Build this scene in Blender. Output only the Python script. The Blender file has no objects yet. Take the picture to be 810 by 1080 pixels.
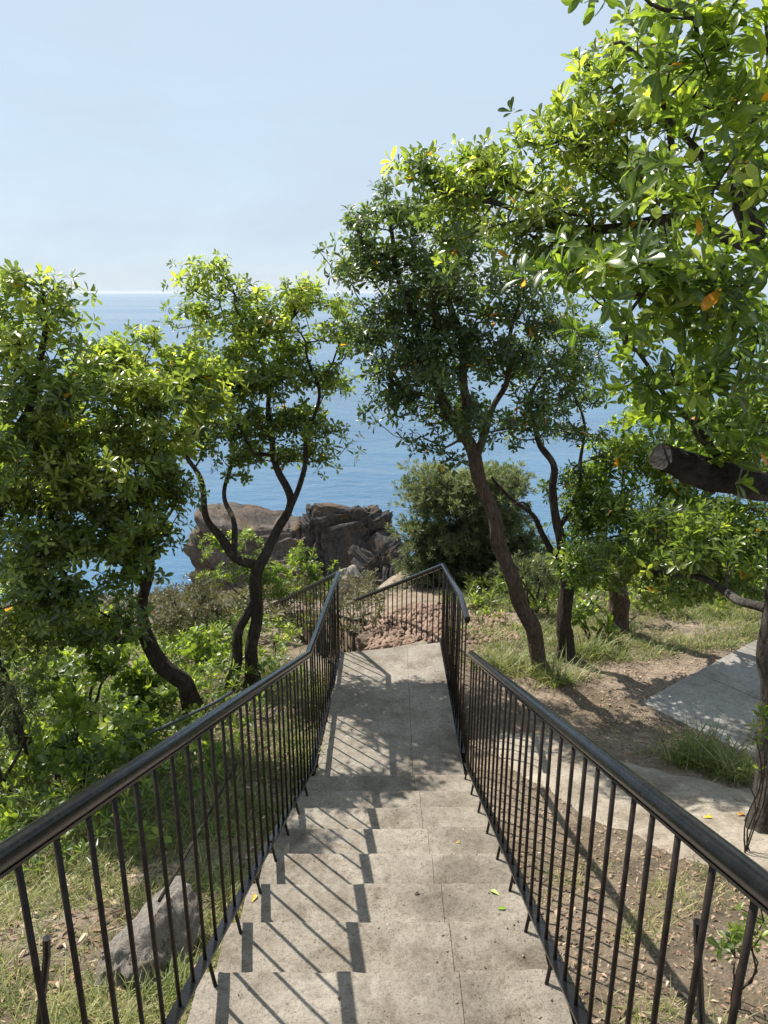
import bpy, bmesh, math, random
import numpy as np
from mathutils import Vector, Matrix, noise

random.seed(7)
RNG = np.random.default_rng(7)
S = bpy.context.scene
COL = S.collection
F_PX, PITCH = 770.0, math.radians(16.77)
CP, SP = math.cos(PITCH), math.sin(PITCH)


def P(u, v, Y):
    """a real point at distance Y ahead that was sighted at pixel u,v of the photo"""
    a, b = (u - 405) / F_PX, (v - 540) / F_PX
    t = Y / (CP - SP * b)
    return np.array((a * t, Y, (-SP - CP * b) * t))


def pxm(v, Y):
    return Y / (CP - SP * (v - 540) / F_PX) / F_PX


# ------------------------------------------------------------------ objects
def link(o, parent=None):
    COL.objects.link(o)
    if parent is not None:
        o.parent = parent
        o.matrix_parent_inverse = parent.matrix_world.inverted() if False else Matrix.Identity(4)
    return o


def empty(name, label, cat, loc=(0, 0, 0), group=None):
    o = bpy.data.objects.new(name, None)
    o.empty_display_size = 0.1
    o.location = loc
    o['label'] = label
    o['category'] = cat
    if group:
        o['group'] = group
    COL.objects.link(o)
    return o


def tag(o, label, cat, group=None):
    o['label'] = label
    o['category'] = cat
    if group:
        o['group'] = group
    return o


def mesh_obj(name, verts, faces, mat, parent=None, smooth=False, attrs=None, origin=None):
    """verts are world coordinates; under a parent they are moved into its frame"""
    verts = np.asarray(verts, dtype=np.float64).reshape(-1, 3)
    off = np.zeros(3)
    if parent is not None:
        p = parent
        while p is not None:
            off += np.array(p.location)
            p = p.parent
    org = off if parent is not None else (np.zeros(3) if origin is None else np.array(origin))
    me = bpy.data.meshes.new(name)
    if isinstance(faces, np.ndarray) and faces.ndim == 2:
        n, k = faces.shape
        me.vertices.add(len(verts))
        me.vertices.foreach_set('co', (verts - org).astype(np.float32).ravel())
        me.loops.add(n * k)
        me.loops.foreach_set('vertex_index', faces.astype(np.int32).ravel())
        me.polygons.add(n)
        me.polygons.foreach_set('loop_start', np.arange(0, n * k, k, dtype=np.int32))
        me.polygons.foreach_set('loop_total', np.full(n, k, dtype=np.int32))
        me.update(calc_edges=True)
    else:
        me.from_pydata([tuple(x) for x in (verts - org)], [], [tuple(f) for f in faces])
        me.update()
    if smooth:
        me.polygons.foreach_set('use_smooth', np.ones(len(me.polygons), dtype=bool))
    if attrs:
        for k, val in attrs.items():
            a = me.attributes.new(k, 'FLOAT', 'POINT')
            a.data.foreach_set('value', np.asarray(val, dtype=np.float32))
    me.materials.append(mat)
    o = bpy.data.objects.new(name, me)
    if parent is None:
        o.location = org
    link(o, parent)
    return o


# ------------------------------------------------------------------ materials
def new_mat(name):
    m = bpy.data.materials.new(name)
    m.use_nodes = True
    nt = m.node_tree
    nt.nodes.clear()
    out = nt.nodes.new('ShaderNodeOutputMaterial')
    return m, nt, out


def N(nt, typ, **kw):
    n = nt.nodes.new(typ)
    for k, v in kw.items():
        if k.startswith('i_'):
            n.inputs[k[2:].replace('_', ' ')].default_value = v
        else:
            setattr(n, k, v)
    return n


def ramp(nt, src, stops):
    r = nt.nodes.new('ShaderNodeValToRGB')
    el = r.color_ramp.elements
    while len(el) < len(stops):
        el.new(0.5)
    for e, (p, c) in zip(el, stops):
        e.position = p
        e.color = (*c, 1) if len(c) == 3 else c
    nt.links.new(src, r.inputs[0])
    return r.outputs[0]


def noise_tex(nt, scale, detail=4, rough=0.6, vec=None, dist=0.0):
    n = N(nt, 'ShaderNodeTexNoise')
    n.inputs['Scale'].default_value = scale
    n.inputs['Detail'].default_value = detail
    n.inputs['Roughness'].default_value = rough
    n.inputs['Distortion'].default_value = dist
    if vec is not None:
        nt.links.new(vec, n.inputs['Vector'])
    return n.outputs['Fac']


def mix(nt, fac, a, b, mode='MIX'):
    m = N(nt, 'ShaderNodeMix', data_type='RGBA', blend_type=mode)
    L = nt.links.new
    for sock, val in ((m.inputs[0], fac), (m.inputs[6], a), (m.inputs[7], b)):
        if hasattr(val, 'is_output'):
            L(val, sock)
        elif isinstance(val, (int, float)):
            sock.default_value = val
        else:
            sock.default_value = (*val, 1)
    return m.outputs[2]


def bump(nt, h, strength, dist, prev=None):
    b = N(nt, 'ShaderNodeBump')
    b.inputs['Strength'].default_value = strength
    b.inputs['Distance'].default_value = dist
    nt.links.new(h, b.inputs['Height'])
    if prev is not None:
        nt.links.new(prev, b.inputs['Normal'])
    return b.outputs[0]


def geo_pos(nt):
    return N(nt, 'ShaderNodeNewGeometry').outputs['Position']


def principled(nt, out, color, rough=0.7, spec=0.4, normal=None, metallic=0.0):
    p = N(nt, 'ShaderNodeBsdfPrincipled')
    L = nt.links.new
    for k, val in (('Base Color', color), ('Roughness', rough)):
        if hasattr(val, 'is_output'):
            L(val, p.inputs[k])
        elif isinstance(val, (int, float)):
            p.inputs[k].default_value = val
        else:
            p.inputs[k].default_value = (*val, 1)
    p.inputs['Specular IOR Level'].default_value = spec
    p.inputs['Metallic'].default_value = metallic
    if normal is not None:
        L(normal, p.inputs['Normal'])
    L(p.outputs[0], out.inputs['Surface'])
    return p


def mat_concrete(name, c1, c2, stain, scale=1.0, slabs=False):
    m, nt, out = new_mat(name)
    g = geo_pos(nt)
    big = noise_tex(nt, 1.7 * scale, 6, 0.65, g)
    mid = noise_tex(nt, 9 * scale, 6, 0.7, g)
    fine = noise_tex(nt, 110 * scale, 4, 0.75, g)
    base = ramp(nt, mid, [(0.3, c2), (0.68, c1)])
    blot = ramp(nt, big, [(0.45, (0, 0, 0)), (0.68, (1, 1, 1))])
    base = mix(nt, blot, base, stain)
    speck = ramp(nt, fine, [(0.33, (0.5, 0.48, 0.45)), (0.47, (1, 1, 1)), (0.64, (1.0, 1.0, 1.0)), (0.78, (1.25, 1.25, 1.25))])
    base = mix(nt, 1.0, base, speck, 'MULTIPLY')
    if slabs:
        tone = N(nt, 'ShaderNodeAttribute', attribute_name='slab_tone').outputs['Fac']
        base = mix(nt, 1.0, base, ramp(nt, tone, [(0.0, (0.84, 0.82, 0.79)), (0.5, (1.0, 0.99, 0.97)), (1.0, (1.13, 1.13, 1.12))]), 'MULTIPLY')
    v = N(nt, 'ShaderNodeTexVoronoi')
    v.inputs['Scale'].default_value = 42 * scale
    nt.links.new(g, v.inputs['Vector'])
    pitm = noise_tex(nt, 5, 3, 0.5, g)
    pits = ramp(nt, v.outputs['Distance'], [(0.09, (0.34, 0.31, 0.28)), (0.2, (1, 1, 1))])
    pmask = ramp(nt, pitm, [(0.46, (0, 0, 0)), (0.56, (1, 1, 1))])
    base = mix(nt, pmask, base, mix(nt, 1.0, base, pits, 'MULTIPLY'))
    blot2 = ramp(nt, noise_tex(nt, 3.6 * scale, 8, 0.72, g, 0.4), [(0.32, (0.62, 0.58, 0.52)), (0.5, (1, 1, 1)), (0.72, (1.16, 1.16, 1.15))])
    base = mix(nt, 0.9, base, blot2, 'MULTIPLY')
    crk = N(nt, 'ShaderNodeTexVoronoi', feature='DISTANCE_TO_EDGE')
    crk.inputs['Scale'].default_value = 1.9 * scale
    cm = N(nt, 'ShaderNodeTexNoise')
    cm.inputs['Scale'].default_value = 4.0
    cm.inputs['Detail'].default_value = 6
    nt.links.new(g, cm.inputs['Vector'])
    nt.links.new(mix(nt, 0.28, g, cm.outputs['Color']), crk.inputs['Vector'])
    cl_ = ramp(nt, crk.outputs['Distance'], [(0.0, (0.55, 0.52, 0.48)), (0.005, (1, 1, 1))])
    cmask = ramp(nt, noise_tex(nt, 0.8, 2, 0.5, g), [(0.56, (0, 0, 0)), (0.62, (1, 1, 1))])
    base = mix(nt, cmask, base, mix(nt, 1.0, base, cl_, 'MULTIPLY'))
    grit = noise_tex(nt, 38 * scale, 6, 0.8, g)
    base = mix(nt, 0.8, base, ramp(nt, grit, [(0.34, (0.6, 0.57, 0.53)), (0.5, (1, 1, 1)), (0.7, (1.12, 1.12, 1.1))]), 'MULTIPLY')
    n1 = bump(nt, mid, 0.5, 0.02)
    n1 = bump(nt, grit, 0.5, 0.012, n1)
    n2 = bump(nt, fine, 0.6, 0.006, n1)
    principled(nt, out, base, 0.92, 0.2, n2)
    return m


def mat_paint():
    m, nt, out = new_mat('black_gloss_paint')
    g = geo_pos(nt)
    f = noise_tex(nt, 55, 5, 0.7, g)
    f2 = noise_tex(nt, 9, 4, 0.6, g)
    col = ramp(nt, f2, [(0.35, (0.006, 0.006, 0.007)), (0.7, (0.013, 0.012, 0.012))])
    rust = ramp(nt, f, [(0.66, (0, 0, 0)), (0.72, (1, 1, 1))])
    col = mix(nt, rust, col, (0.05, 0.036, 0.028))
    rg = ramp(nt, f, [(0.3, (0.14, 0.14, 0.14)), (0.75, (0.34, 0.34, 0.34))])
    nrm = bump(nt, f2, 0.2, 0.004)
    principled(nt, out, col, rg, 0.4, nrm)
    return m


def mat_bark(name, c1, c2, lichen=0.0, stretch=(1, 1, 0.28)):
    m, nt, out = new_mat(name)
    tc = N(nt, 'ShaderNodeTexCoord').outputs['Object']
    mp = N(nt, 'ShaderNodeMapping')
    mp.inputs['Scale'].default_value = stretch
    nt.links.new(tc, mp.inputs['Vector'])
    f = noise_tex(nt, 38, 6, 0.75, mp.outputs[0], 0.6)
    f2 = noise_tex(nt, 5, 4, 0.6, tc)
    col = ramp(nt, f, [(0.33, c2), (0.66, c1)])
    lc = ramp(nt, f2, [(0.52, (0, 0, 0)), (0.72, (lichen, lichen, lichen))])
    col = mix(nt, lc, col, (0.22, 0.2, 0.17))
    principled(nt, out, col, 0.9, 0.2, bump(nt, f, 1.0, 0.06))
    return m


def mat_leaf(name, dark, light, young, trans, tmix=0.42, rough=0.36):
    """tint attribute: 0 old dark leaf .. 1 young yellow-green leaf (also raised at sunlit crown tops), above 1.5 a dying orange leaf"""
    m, nt, out = new_mat(name)
    at = N(nt, 'ShaderNodeAttribute', attribute_name='tint').outputs['Fac']
    mid = N(nt, 'ShaderNodeAttribute', attribute_name='mid').outputs['Fac']
    col = ramp(nt, at, [(0.0, dark), (0.55, light), (0.97, young)])
    dying = N(nt, 'ShaderNodeMath', operation='GREATER_THAN')
    dying.inputs[1].default_value = 1.5
    nt.links.new(at, dying.inputs[0])
    col = mix(nt, dying.outputs[0], col, (0.55, 0.22, 0.02))
    veinf = N(nt, 'ShaderNodeMath', operation='POWER')
    veinf.inputs[1].default_value = 5
    nt.links.new(mid, veinf.inputs[0])
    vm = N(nt, 'ShaderNodeMath', operation='MULTIPLY')
    vm.inputs[1].default_value = 0.4
    nt.links.new(veinf.outputs[0], vm.inputs[0])
    col = mix(nt, vm.outputs[0], col, young)
    gp = geo_pos(nt)
    mott = ramp(nt, noise_tex(nt, 70, 4, 0.7, gp), [(0.3, (0.72, 0.74, 0.7)), (0.5, (1, 1, 1)), (0.75, (1.2, 1.16, 1.1))])
    col = mix(nt, 1.0, col, mott, 'MULTIPLY')
    spot = ramp(nt, noise_tex(nt, 120, 2, 0.5, gp), [(0.70, (0, 0, 0)), (0.74, (1, 1, 1))])
    col = mix(nt, spot, col, (0.10, 0.07, 0.03))
    p = N(nt, 'ShaderNodeBsdfPrincipled')
    nt.links.new(col, p.inputs['Base Color'])
    p.inputs['Roughness'].default_value = rough
    p.inputs['Specular IOR Level'].default_value = 0.5
    t = N(nt, 'ShaderNodeBsdfTranslucent')
    tcol = mix(nt, 1.0, col, trans, 'MULTIPLY')
    nt.links.new(tcol, t.inputs['Color'])
    mx = N(nt, 'ShaderNodeMixShader')
    mx.inputs[0].default_value = tmix
    nt.links.new(p.outputs[0], mx.inputs[1])
    nt.links.new(t.outputs[0], mx.inputs[2])
    nt.links.new(mx.outputs[0], out.inputs['Surface'])
    return m


def mat_ground():
    m, nt, out = new_mat('soil_ground')
    g = geo_pos(nt)
    big = noise_tex(nt, 0.9, 6, 0.65, g)
    mid = noise_tex(nt, 6, 6, 0.72, g)
    fine = noise_tex(nt, 45, 5, 0.8, g)
    vfine = noise_tex(nt, 160, 3, 0.8, g)
    c = ramp(nt, fine, [(0.3, (0.18, 0.135, 0.10)), (0.5, (0.33, 0.262, 0.2)), (0.72, (0.5, 0.42, 0.335))])
    c2 = ramp(nt, fine, [(0.3, (0.10, 0.08, 0.055)), (0.6, (0.22, 0.175, 0.12)), (0.8, (0.38, 0.31, 0.225))])
    msk = ramp(nt, big, [(0.44, (0, 0, 0)), (0.6, (1, 1, 1))])
    c = mix(nt, msk, c, c2)
    c = mix(nt, 0.55, c, mix(nt, 1.0, c, ramp(nt, mid, [(0.35, (0.45, 0.45, 0.45)), (0.7, (1.5, 1.45, 1.35))]), 'MULTIPLY'))
    nb = bump(nt, mid, 0.6, 0.06)
    nb = bump(nt, fine, 0.9, 0.03, nb)
    nb = bump(nt, vfine, 0.6, 0.008, nb)
    principled(nt, out, c, 0.95, 0.15, nb)
    return m


def mat_rock(name, dark, mid_c, light, rust, scale=1.0):
    m, nt, out = new_mat(name)
    g = geo_pos(nt)
    mp = N(nt, 'ShaderNodeMapping')
    mp.inputs['Scale'].default_value = (1, 1, 0.55)
    mp.inputs['Rotation'].default_value = (0.3, 0.2, 0)
    nt.links.new(g, mp.inputs['Vector'])
    gv = mp.outputs[0]
    big = noise_tex(nt, 0.9 * scale, 7, 0.7, gv, 0.8)
    fine = noise_tex(nt, 9 * scale, 7, 0.8, gv)
    v = N(nt, 'ShaderNodeTexVoronoi', feature='DISTANCE_TO_EDGE')
    v.inputs['Scale'].default_value = 1.3 * scale
    mv = mix(nt, 0.3, gv, N(nt, 'ShaderNodeTexNoise').outputs['Color'])
    nt.links.new(mv, v.inputs['Vector'])
    c = ramp(nt, fine, [(0.28, dark), (0.52, mid_c), (0.75, light)])
    c = mix(nt, ramp(nt, big, [(0.5, (0, 0, 0)), (0.66, (0.75, 0.75, 0.75))]), c, rust)
    cr = ramp(nt, v.outputs['Distance'], [(0.0, (0.3, 0.3, 0.3)), (0.035, (1, 1, 1))])
    c = mix(nt, 0.6, c, mix(nt, 1.0, c, cr, 'MULTIPLY'))
    nb = bump(nt, big, 0.8, 0.5 / scale)
    nb = bump(nt, fine, 1.0, 0.12 / scale, nb)
    principled(nt, out, c, 0.9, 0.2, nb)
    return m


def mat_sea():
    m, nt, out = new_mat('sea_water')
    g = geo_pos(nt)
    mp = N(nt, 'ShaderNodeMapping')
    mp.inputs['Scale'].default_value = (0.55, 1.0, 1)
    mp.inputs['Rotation'].default_value = (0, 0, 0.35)
    nt.links.new(g, mp.inputs['Vector'])
    w1 = noise_tex(nt, 0.55, 5, 0.62, mp.outputs[0], 0.3)
    w2 = noise_tex(nt, 0.06, 4, 0.6, mp.outputs[0])
    mp2 = N(nt, 'ShaderNodeMapping')
    mp2.inputs['Scale'].default_value = (0.12, 1.0, 1)
    nt.links.new(g, mp2.inputs['Vector'])
    streak = noise_tex(nt, 0.012, 5, 0.6, mp2.outputs[0])
    c = ramp(nt, w2, [(0.35, (0.04, 0.105, 0.185)), (0.7, (0.06, 0.145, 0.235))])
    nb = bump(nt, w2, 0.35, 2.0)
    nb = bump(nt, w1, 0.7, 0.45, nb)
    rg = ramp(nt, streak, [(0.4, (0.12, 0.12, 0.12)), (0.65, (0.26, 0.26, 0.26))])
    principled(nt, out, c, rg, 0.5, nb)
    return m


def mat_simple(name, col, rough=0.8, spec=0.3, var=0.3, scale=20):
    m, nt, out = new_mat(name)
    tc = N(nt, 'ShaderNodeTexCoord').outputs['Object']
    f = noise_tex(nt, scale, 4, 0.7, tc)
    lo = tuple(x * (1 - var) for x in col)
    hi = tuple(x * (1 + var) for x in col)
    principled(nt, out, ramp(nt, f, [(0.3, lo), (0.7, hi)]), rough, spec, bump(nt, f, 0.3, 0.004))
    return m


def mat_litter():
    m, nt, out = new_mat('dry_leaf')
    at = N(nt, 'ShaderNodeAttribute', attribute_name='tint').outputs['Fac']
    c = ramp(nt, at, [(0.0, (0.09, 0.055, 0.035)), (0.35, (0.22, 0.135, 0.085)), (0.7, (0.33, 0.235, 0.16)), (1.0, (0.52, 0.43, 0.32))])
    principled(nt, out, c, 0.8, 0.25)
    return m


M_STEP = mat_concrete('worn_step_concrete', (0.33, 0.295, 0.25), (0.235, 0.207, 0.17), (0.165, 0.142, 0.115), 1.0, True)
M_LAND = mat_concrete('landing_concrete', (0.33, 0.295, 0.25), (0.25, 0.22, 0.182), (0.19, 0.164, 0.133), 0.9)
M_SLAB = mat_concrete('path_concrete', (0.33, 0.315, 0.29), (0.26, 0.245, 0.22), (0.22, 0.2, 0.175), 0.7)
M_PAD = mat_concrete('sandy_concrete', (0.38, 0.335, 0.275), (0.28, 0.24, 0.19), (0.2, 0.16, 0.12), 0.8)
M_PAINT = mat_paint()
M_BALU = mat_simple('weathered_black_paint', (0.019, 0.013, 0.0095), 0.48, 0.2, 0.75, 26)
M_BARK = mat_bark('dark_bark', (0.105, 0.08, 0.062), (0.018, 0.013, 0.010), 0.35)
M_BARKR = mat_bark('brown_bark', (0.21, 0.15, 0.115), (0.045, 0.03, 0.022))
M_LIMB = mat_bark('sawn_limb_bark', (0.05, 0.04, 0.034), (0.008, 0.006, 0.005), 0.25, (0.3, 0.6, 1))
M_BARKG = mat_bark('grey_bark', (0.15, 0.13, 0.11), (0.022, 0.018, 0.015), 0.9)
M_TWIG = mat_bark('grey_twig', (0.13, 0.10, 0.075), (0.05, 0.038, 0.028))
TR = (2.3, 2.35, 1.1)
M_LEAF = mat_leaf('leathery_leaf', (0.03, 0.056, 0.018), (0.135, 0.185, 0.042), (0.36, 0.40, 0.09), TR, 0.52, 0.3)
M_LEAFD = mat_leaf('dull_leaf', (0.026, 0.048, 0.018), (0.07, 0.108, 0.032), (0.19, 0.235, 0.06), TR, 0.44, 0.32)
M_LEAFN = mat_leaf('broad_glossy_leaf', (0.036, 0.07, 0.016), (0.11, 0.165, 0.028), (0.30, 0.345, 0.06), (2.4, 2.5, 1.1), 0.48, 0.3)
M_VINE = mat_leaf('vine_leaf', (0.035, 0.07, 0.018), (0.13, 0.185, 0.035), (0.29, 0.34, 0.065), (2.4, 2.4, 1.1), 0.48, 0.4)
M_HEATH = mat_leaf('heath_leaf', (0.05, 0.07, 0.034), (0.12, 0.15, 0.065), (0.24, 0.265, 0.115), (1.7, 1.7, 1.2), 0.4, 0.6)
M_DRYBUSH = mat_leaf('dry_bush_leaf', (0.06, 0.06, 0.025), (0.11, 0.105, 0.045), (0.19, 0.16, 0.07), (1.5, 1.5, 1.0), 0.3, 0.6)
M_GRASS = mat_leaf('grass_blade', (0.06, 0.095, 0.02), (0.16, 0.205, 0.04), (0.42, 0.38, 0.18), (1.6, 1.7, 1.0), 0.4, 0.5)
M_LITTER = mat_litter()
M_GROUND = mat_ground()
M_RUB = mat_simple('reddish_stone', (0.25, 0.175, 0.135), 0.95, 0.1, 0.45, 3)
M_CLOD = mat_simple('dry_clod', (0.27, 0.205, 0.15), 0.95, 0.1, 0.45, 3)
M_ROCKD = mat_rock('sea_cliff_rock', (0.03, 0.029, 0.03), (0.09, 0.084, 0.082), (0.24, 0.215, 0.19), (0.22, 0.14, 0.08), 1.3)
M_ROCKT = mat_rock('tan_rock', (0.06, 0.053, 0.048), (0.17, 0.145, 0.122), (0.33, 0.28, 0.235), (0.27, 0.175, 0.10), 1.5)
M_ROCKB = mat_rock('boulder_rock', (0.16, 0.14, 0.12), (0.34, 0.305, 0.265), (0.48, 0.44, 0.385), (0.36, 0.27, 0.2), 4.0)
M_ROCKP = mat_rock('pinkish_rock', (0.12, 0.085, 0.068), (0.28, 0.21, 0.165), (0.42, 0.33, 0.27), (0.3, 0.19, 0.13), 3.0)
M_SEA = mat_sea()
M_CUT = mat_simple('sawn_wood', (0.03, 0.025, 0.022), 0.85, 0.2, 0.4, 30)
M_CABLE = mat_simple('dark_pipe', (0.05, 0.055, 0.06), 0.35, 0.5, 0.2)


# ------------------------------------------------------------------ terrain
KY = [-6, -1, 0, 1, 2, 3, 4, 5, 6, 7, 8, 9, 10, 13, 17, 22, 27, 34]
KR = [-0.6, -1.5, -1.85, -2.2, -2.62, -3.02, -3.34, -3.58, -3.76, -3.90, -4.02, -4.15, -4.35, -5.0, -7.0, -11.0, -15.5, -19]
KL = [-0.9, -1.8, -2.1, -2.42, -2.80, -3.18, -3.5, -3.75, -3.9, -3.98, -4.2, -4.45, -4.75, -5.7, -7.4, -10.6, -15.2, -19]


def ground_h(x, y, rough=True):
    x = np.asarray(x, float)
    y = np.asarray(y, float)
    r = np.interp(y, KY, KR)
    l = np.interp(y, KY, KL) - 0.10 * np.clip(-x - 1.8, 0, 8)
    k = np.clip((x + 0.6) / 1.2, 0, 1)
    k = k * k * (3 - 2 * k)
    h = l * (1 - k) + r * k
    h = h + 0.10 * np.clip(x - 3.2, 0, 6) * np.clip((y - 5.0) / 4, 0, 1) * 0.6
    if rough:
        h = h + 0.025 * np.sin(3.1 * x + 1.3 * np.sin(2.3 * y)) * np.cos(2.7 * y + 0.8 * x) + 0.014 * np.sin(9.1 * x + 2 * y) * np.sin(8.3 * y - 3 * x)
        h = h + 0.008 * np.sin(23 * x - 7 * y) * np.sin(19 * y + 5 * x)
    return h


def left_x(y):
    return -0.75 + 0.0366 * np.clip(np.asarray(y, float), -2, 7.4)


def right_x(y):
    return 0.617 + 0.008 * np.asarray(y, float)


zP = -3.77
u_ = np.array((0.8, 0.6))
w_ = np.array((0.6, -0.8))
c0 = np.array((2.45, 6.13))


def make_ground():
    xs = np.unique(np.concatenate([np.linspace(-40, -6, 30), np.arange(-6, 6.01, 0.07), np.linspace(6, 40, 30)]))
    ys = np.unique(np.concatenate([np.linspace(-14, -1, 20), np.arange(-1, 12.01, 0.07), np.arange(12, 34.1, 0.35)]))
    X, Y = np.meshgrid(xs, ys)
    H = ground_h(X, Y)
    inside = (X > left_x(Y) - 0.06) & (X < right_x(Y) + 0.06) & (Y < 7.5)
    H = np.where(inside, H - 0.55, H)
    sa, sw = (X - c0[0]) * u_[0] + (Y - c0[1]) * u_[1], (X - c0[0]) * w_[0] + (Y - c0[1]) * w_[1]
    top = zP + 0.03 + 0.055 * np.clip(sa - 2.2, 0, 9)
    H = np.where((sa > 0.05) & (sw > 0.05) & (sw < 1.45) & (sa < 8.3), np.minimum(H, top - 0.08), np.where((sa > -0.4) & (sw > -0.5) & (sw < 2.1) & (sa < 8.5), np.minimum(H, top - 0.005 + 0.02 * np.sin(5 * X) * np.sin(4 * Y)), H))
    fs = (X - 0.1) * -0.40 + (Y - 7.43) * 0.917
    fn = (X - 0.1) * 0.917 + (Y - 7.43) * 0.40
    H = np.where((np.abs(fn) < 0.58) & (fs > -0.35) & (fs < 4.3), np.minimum(H, -4.25 - 0.55 * np.clip(fs, 0, 9)), H)
    verts = np.stack([X, Y, H], -1).reshape(-1, 3)
    nx, ny = len(xs), len(ys)
    i = np.arange(ny - 1)[:, None] * nx + np.arange(nx - 1)[None, :]
    faces = np.stack([i, i + 1, i + 1 + nx, i + nx], -1).reshape(-1, 4)
    o = mesh_obj('ground', verts, faces, M_GROUND, smooth=True)
    o['kind'] = 'structure'


make_ground()
SEA_Z = -14.0
R = 11900
sea = mesh_obj('sea', [(-R, 14, SEA_Z), (R, 14, SEA_Z), (R, 12400, SEA_Z), (-R, 12400, SEA_Z)], [(0, 1, 2, 3)], M_SEA)
sea['kind'] = 'structure'


# ------------------------------------------------------------------ shapes
def sweep(path, radius, sides=8, caps=True, radii=None, jitter=0.0, rnd=None):
    path = [Vector(p) for p in path]
    n = len(path)
    tang = []
    for i in range(n):
        if i == 0:
            t = path[1] - path[0]
        elif i == n - 1:
            t = path[-1] - path[-2]
        else:
            t = (path[i] - path[i - 1]).normalized() + (path[i + 1] - path[i]).normalized()
        tang.append(t.normalized() if t.length > 1e-9 else Vector((0, 0, 1)))
    ref = Vector((0, 0, 1)) if abs(tang[0].z) < 0.9 else Vector((1, 0, 0))
    u = tang[0].cross(ref).normalized()
    V, Fc = [], []
    for i in range(n):
        t = tang[i]
        u = (u - t * u.dot(t))
        u = u.normalized() if u.length > 1e-6 else t.orthogonal().normalized()
        w = t.cross(u)
        r = radii[i] if radii is not None else radius
        if 0 < i < n - 1 and radii is None:
            cosa = max(0.5, tang[i].dot((path[i] - path[i - 1]).normalized()))
            r = r / cosa ** 0.5
        for k in range(sides):
            a = 2 * math.pi * k / sides
            rr = r * (1 + (jitter * (1.6 * noise.noise(Vector((math.cos(a) * 2.6, math.sin(a) * 2.6, i * 0.22))) + 1.1 * noise.noise(Vector((math.cos(a) * 6, math.sin(a) * 6, i * 0.3 + 7)))) if jitter else 0))
            V.append(path[i] + (u * math.cos(a) + w * math.sin(a)) * rr)
    for i in range(n - 1):
        for k in range(sides):
            k2 = (k + 1) % sides
            Fc.append((i * sides + k, i * sides + k2, (i + 1) * sides + k2, (i + 1) * sides + k))
    if caps:
        Fc.append(tuple(range(sides))[::-1])
        Fc.append(tuple((n - 1) * sides + k for k in range(sides)))
    return V, Fc


def flat_bar(path, w, h):
    """flat bar of width w (horizontal) and height h along a path"""
    path = [Vector(p) for p in path]
    V, Fc = [], []
    n = len(path)
    for i, p in enumerate(path):
        a = path[max(0, i - 1)]
        b = path[min(n - 1, i + 1)]
        t = (b - a)
        t.z = 0
        side = Vector((t.y, -t.x, 0)).normalized() * (w / 2)
        for q in (side, -side):
            for dz in (-h / 2, h / 2):
                V.append(p + q + Vector((0, 0, dz)))
    for i in range(n - 1):
        a, b = 4 * i, 4 * (i + 1)
        Fc += [(a, b, b + 1, a + 1), (a + 2, a + 3, b + 3, b + 2), (a + 1, b + 1, b + 3, a + 3), (a, a + 2, b + 2, b)]
    e = 4 * (n - 1)
    Fc += [(0, 1, 3, 2), (e, e + 2, e + 3, e + 1)]
    return V, Fc


def merge(parts):
    V, Fc = [], []
    for v, f in parts:
        o = len(V)
        V += [tuple(x) for x in v]
        Fc += [tuple(i + o for i in q) for q in f]
    return V, Fc


def set_sharp(o, ang=35):
    me = o.data
    me.polygons.foreach_set('use_smooth', np.ones(len(me.polygons), dtype=bool))
    bm = bmesh.new()
    bm.from_mesh(me)
    bmesh.ops.recalc_face_normals(bm, faces=bm.faces)
    for e in bm.edges:
        if len(e.link_faces) == 2 and e.calc_face_angle(0) > math.radians(ang):
            e.smooth = False
    bm.to_mesh(me)
    bm.free()


# ------------------------------------------------------------------ stairs
STEP_D, SLOPE, EYE = 0.39, 0.418, 1.6
NOSE0 = 2.195


def slope_z(y):
    return -EYE - SLOPE * y


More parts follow.
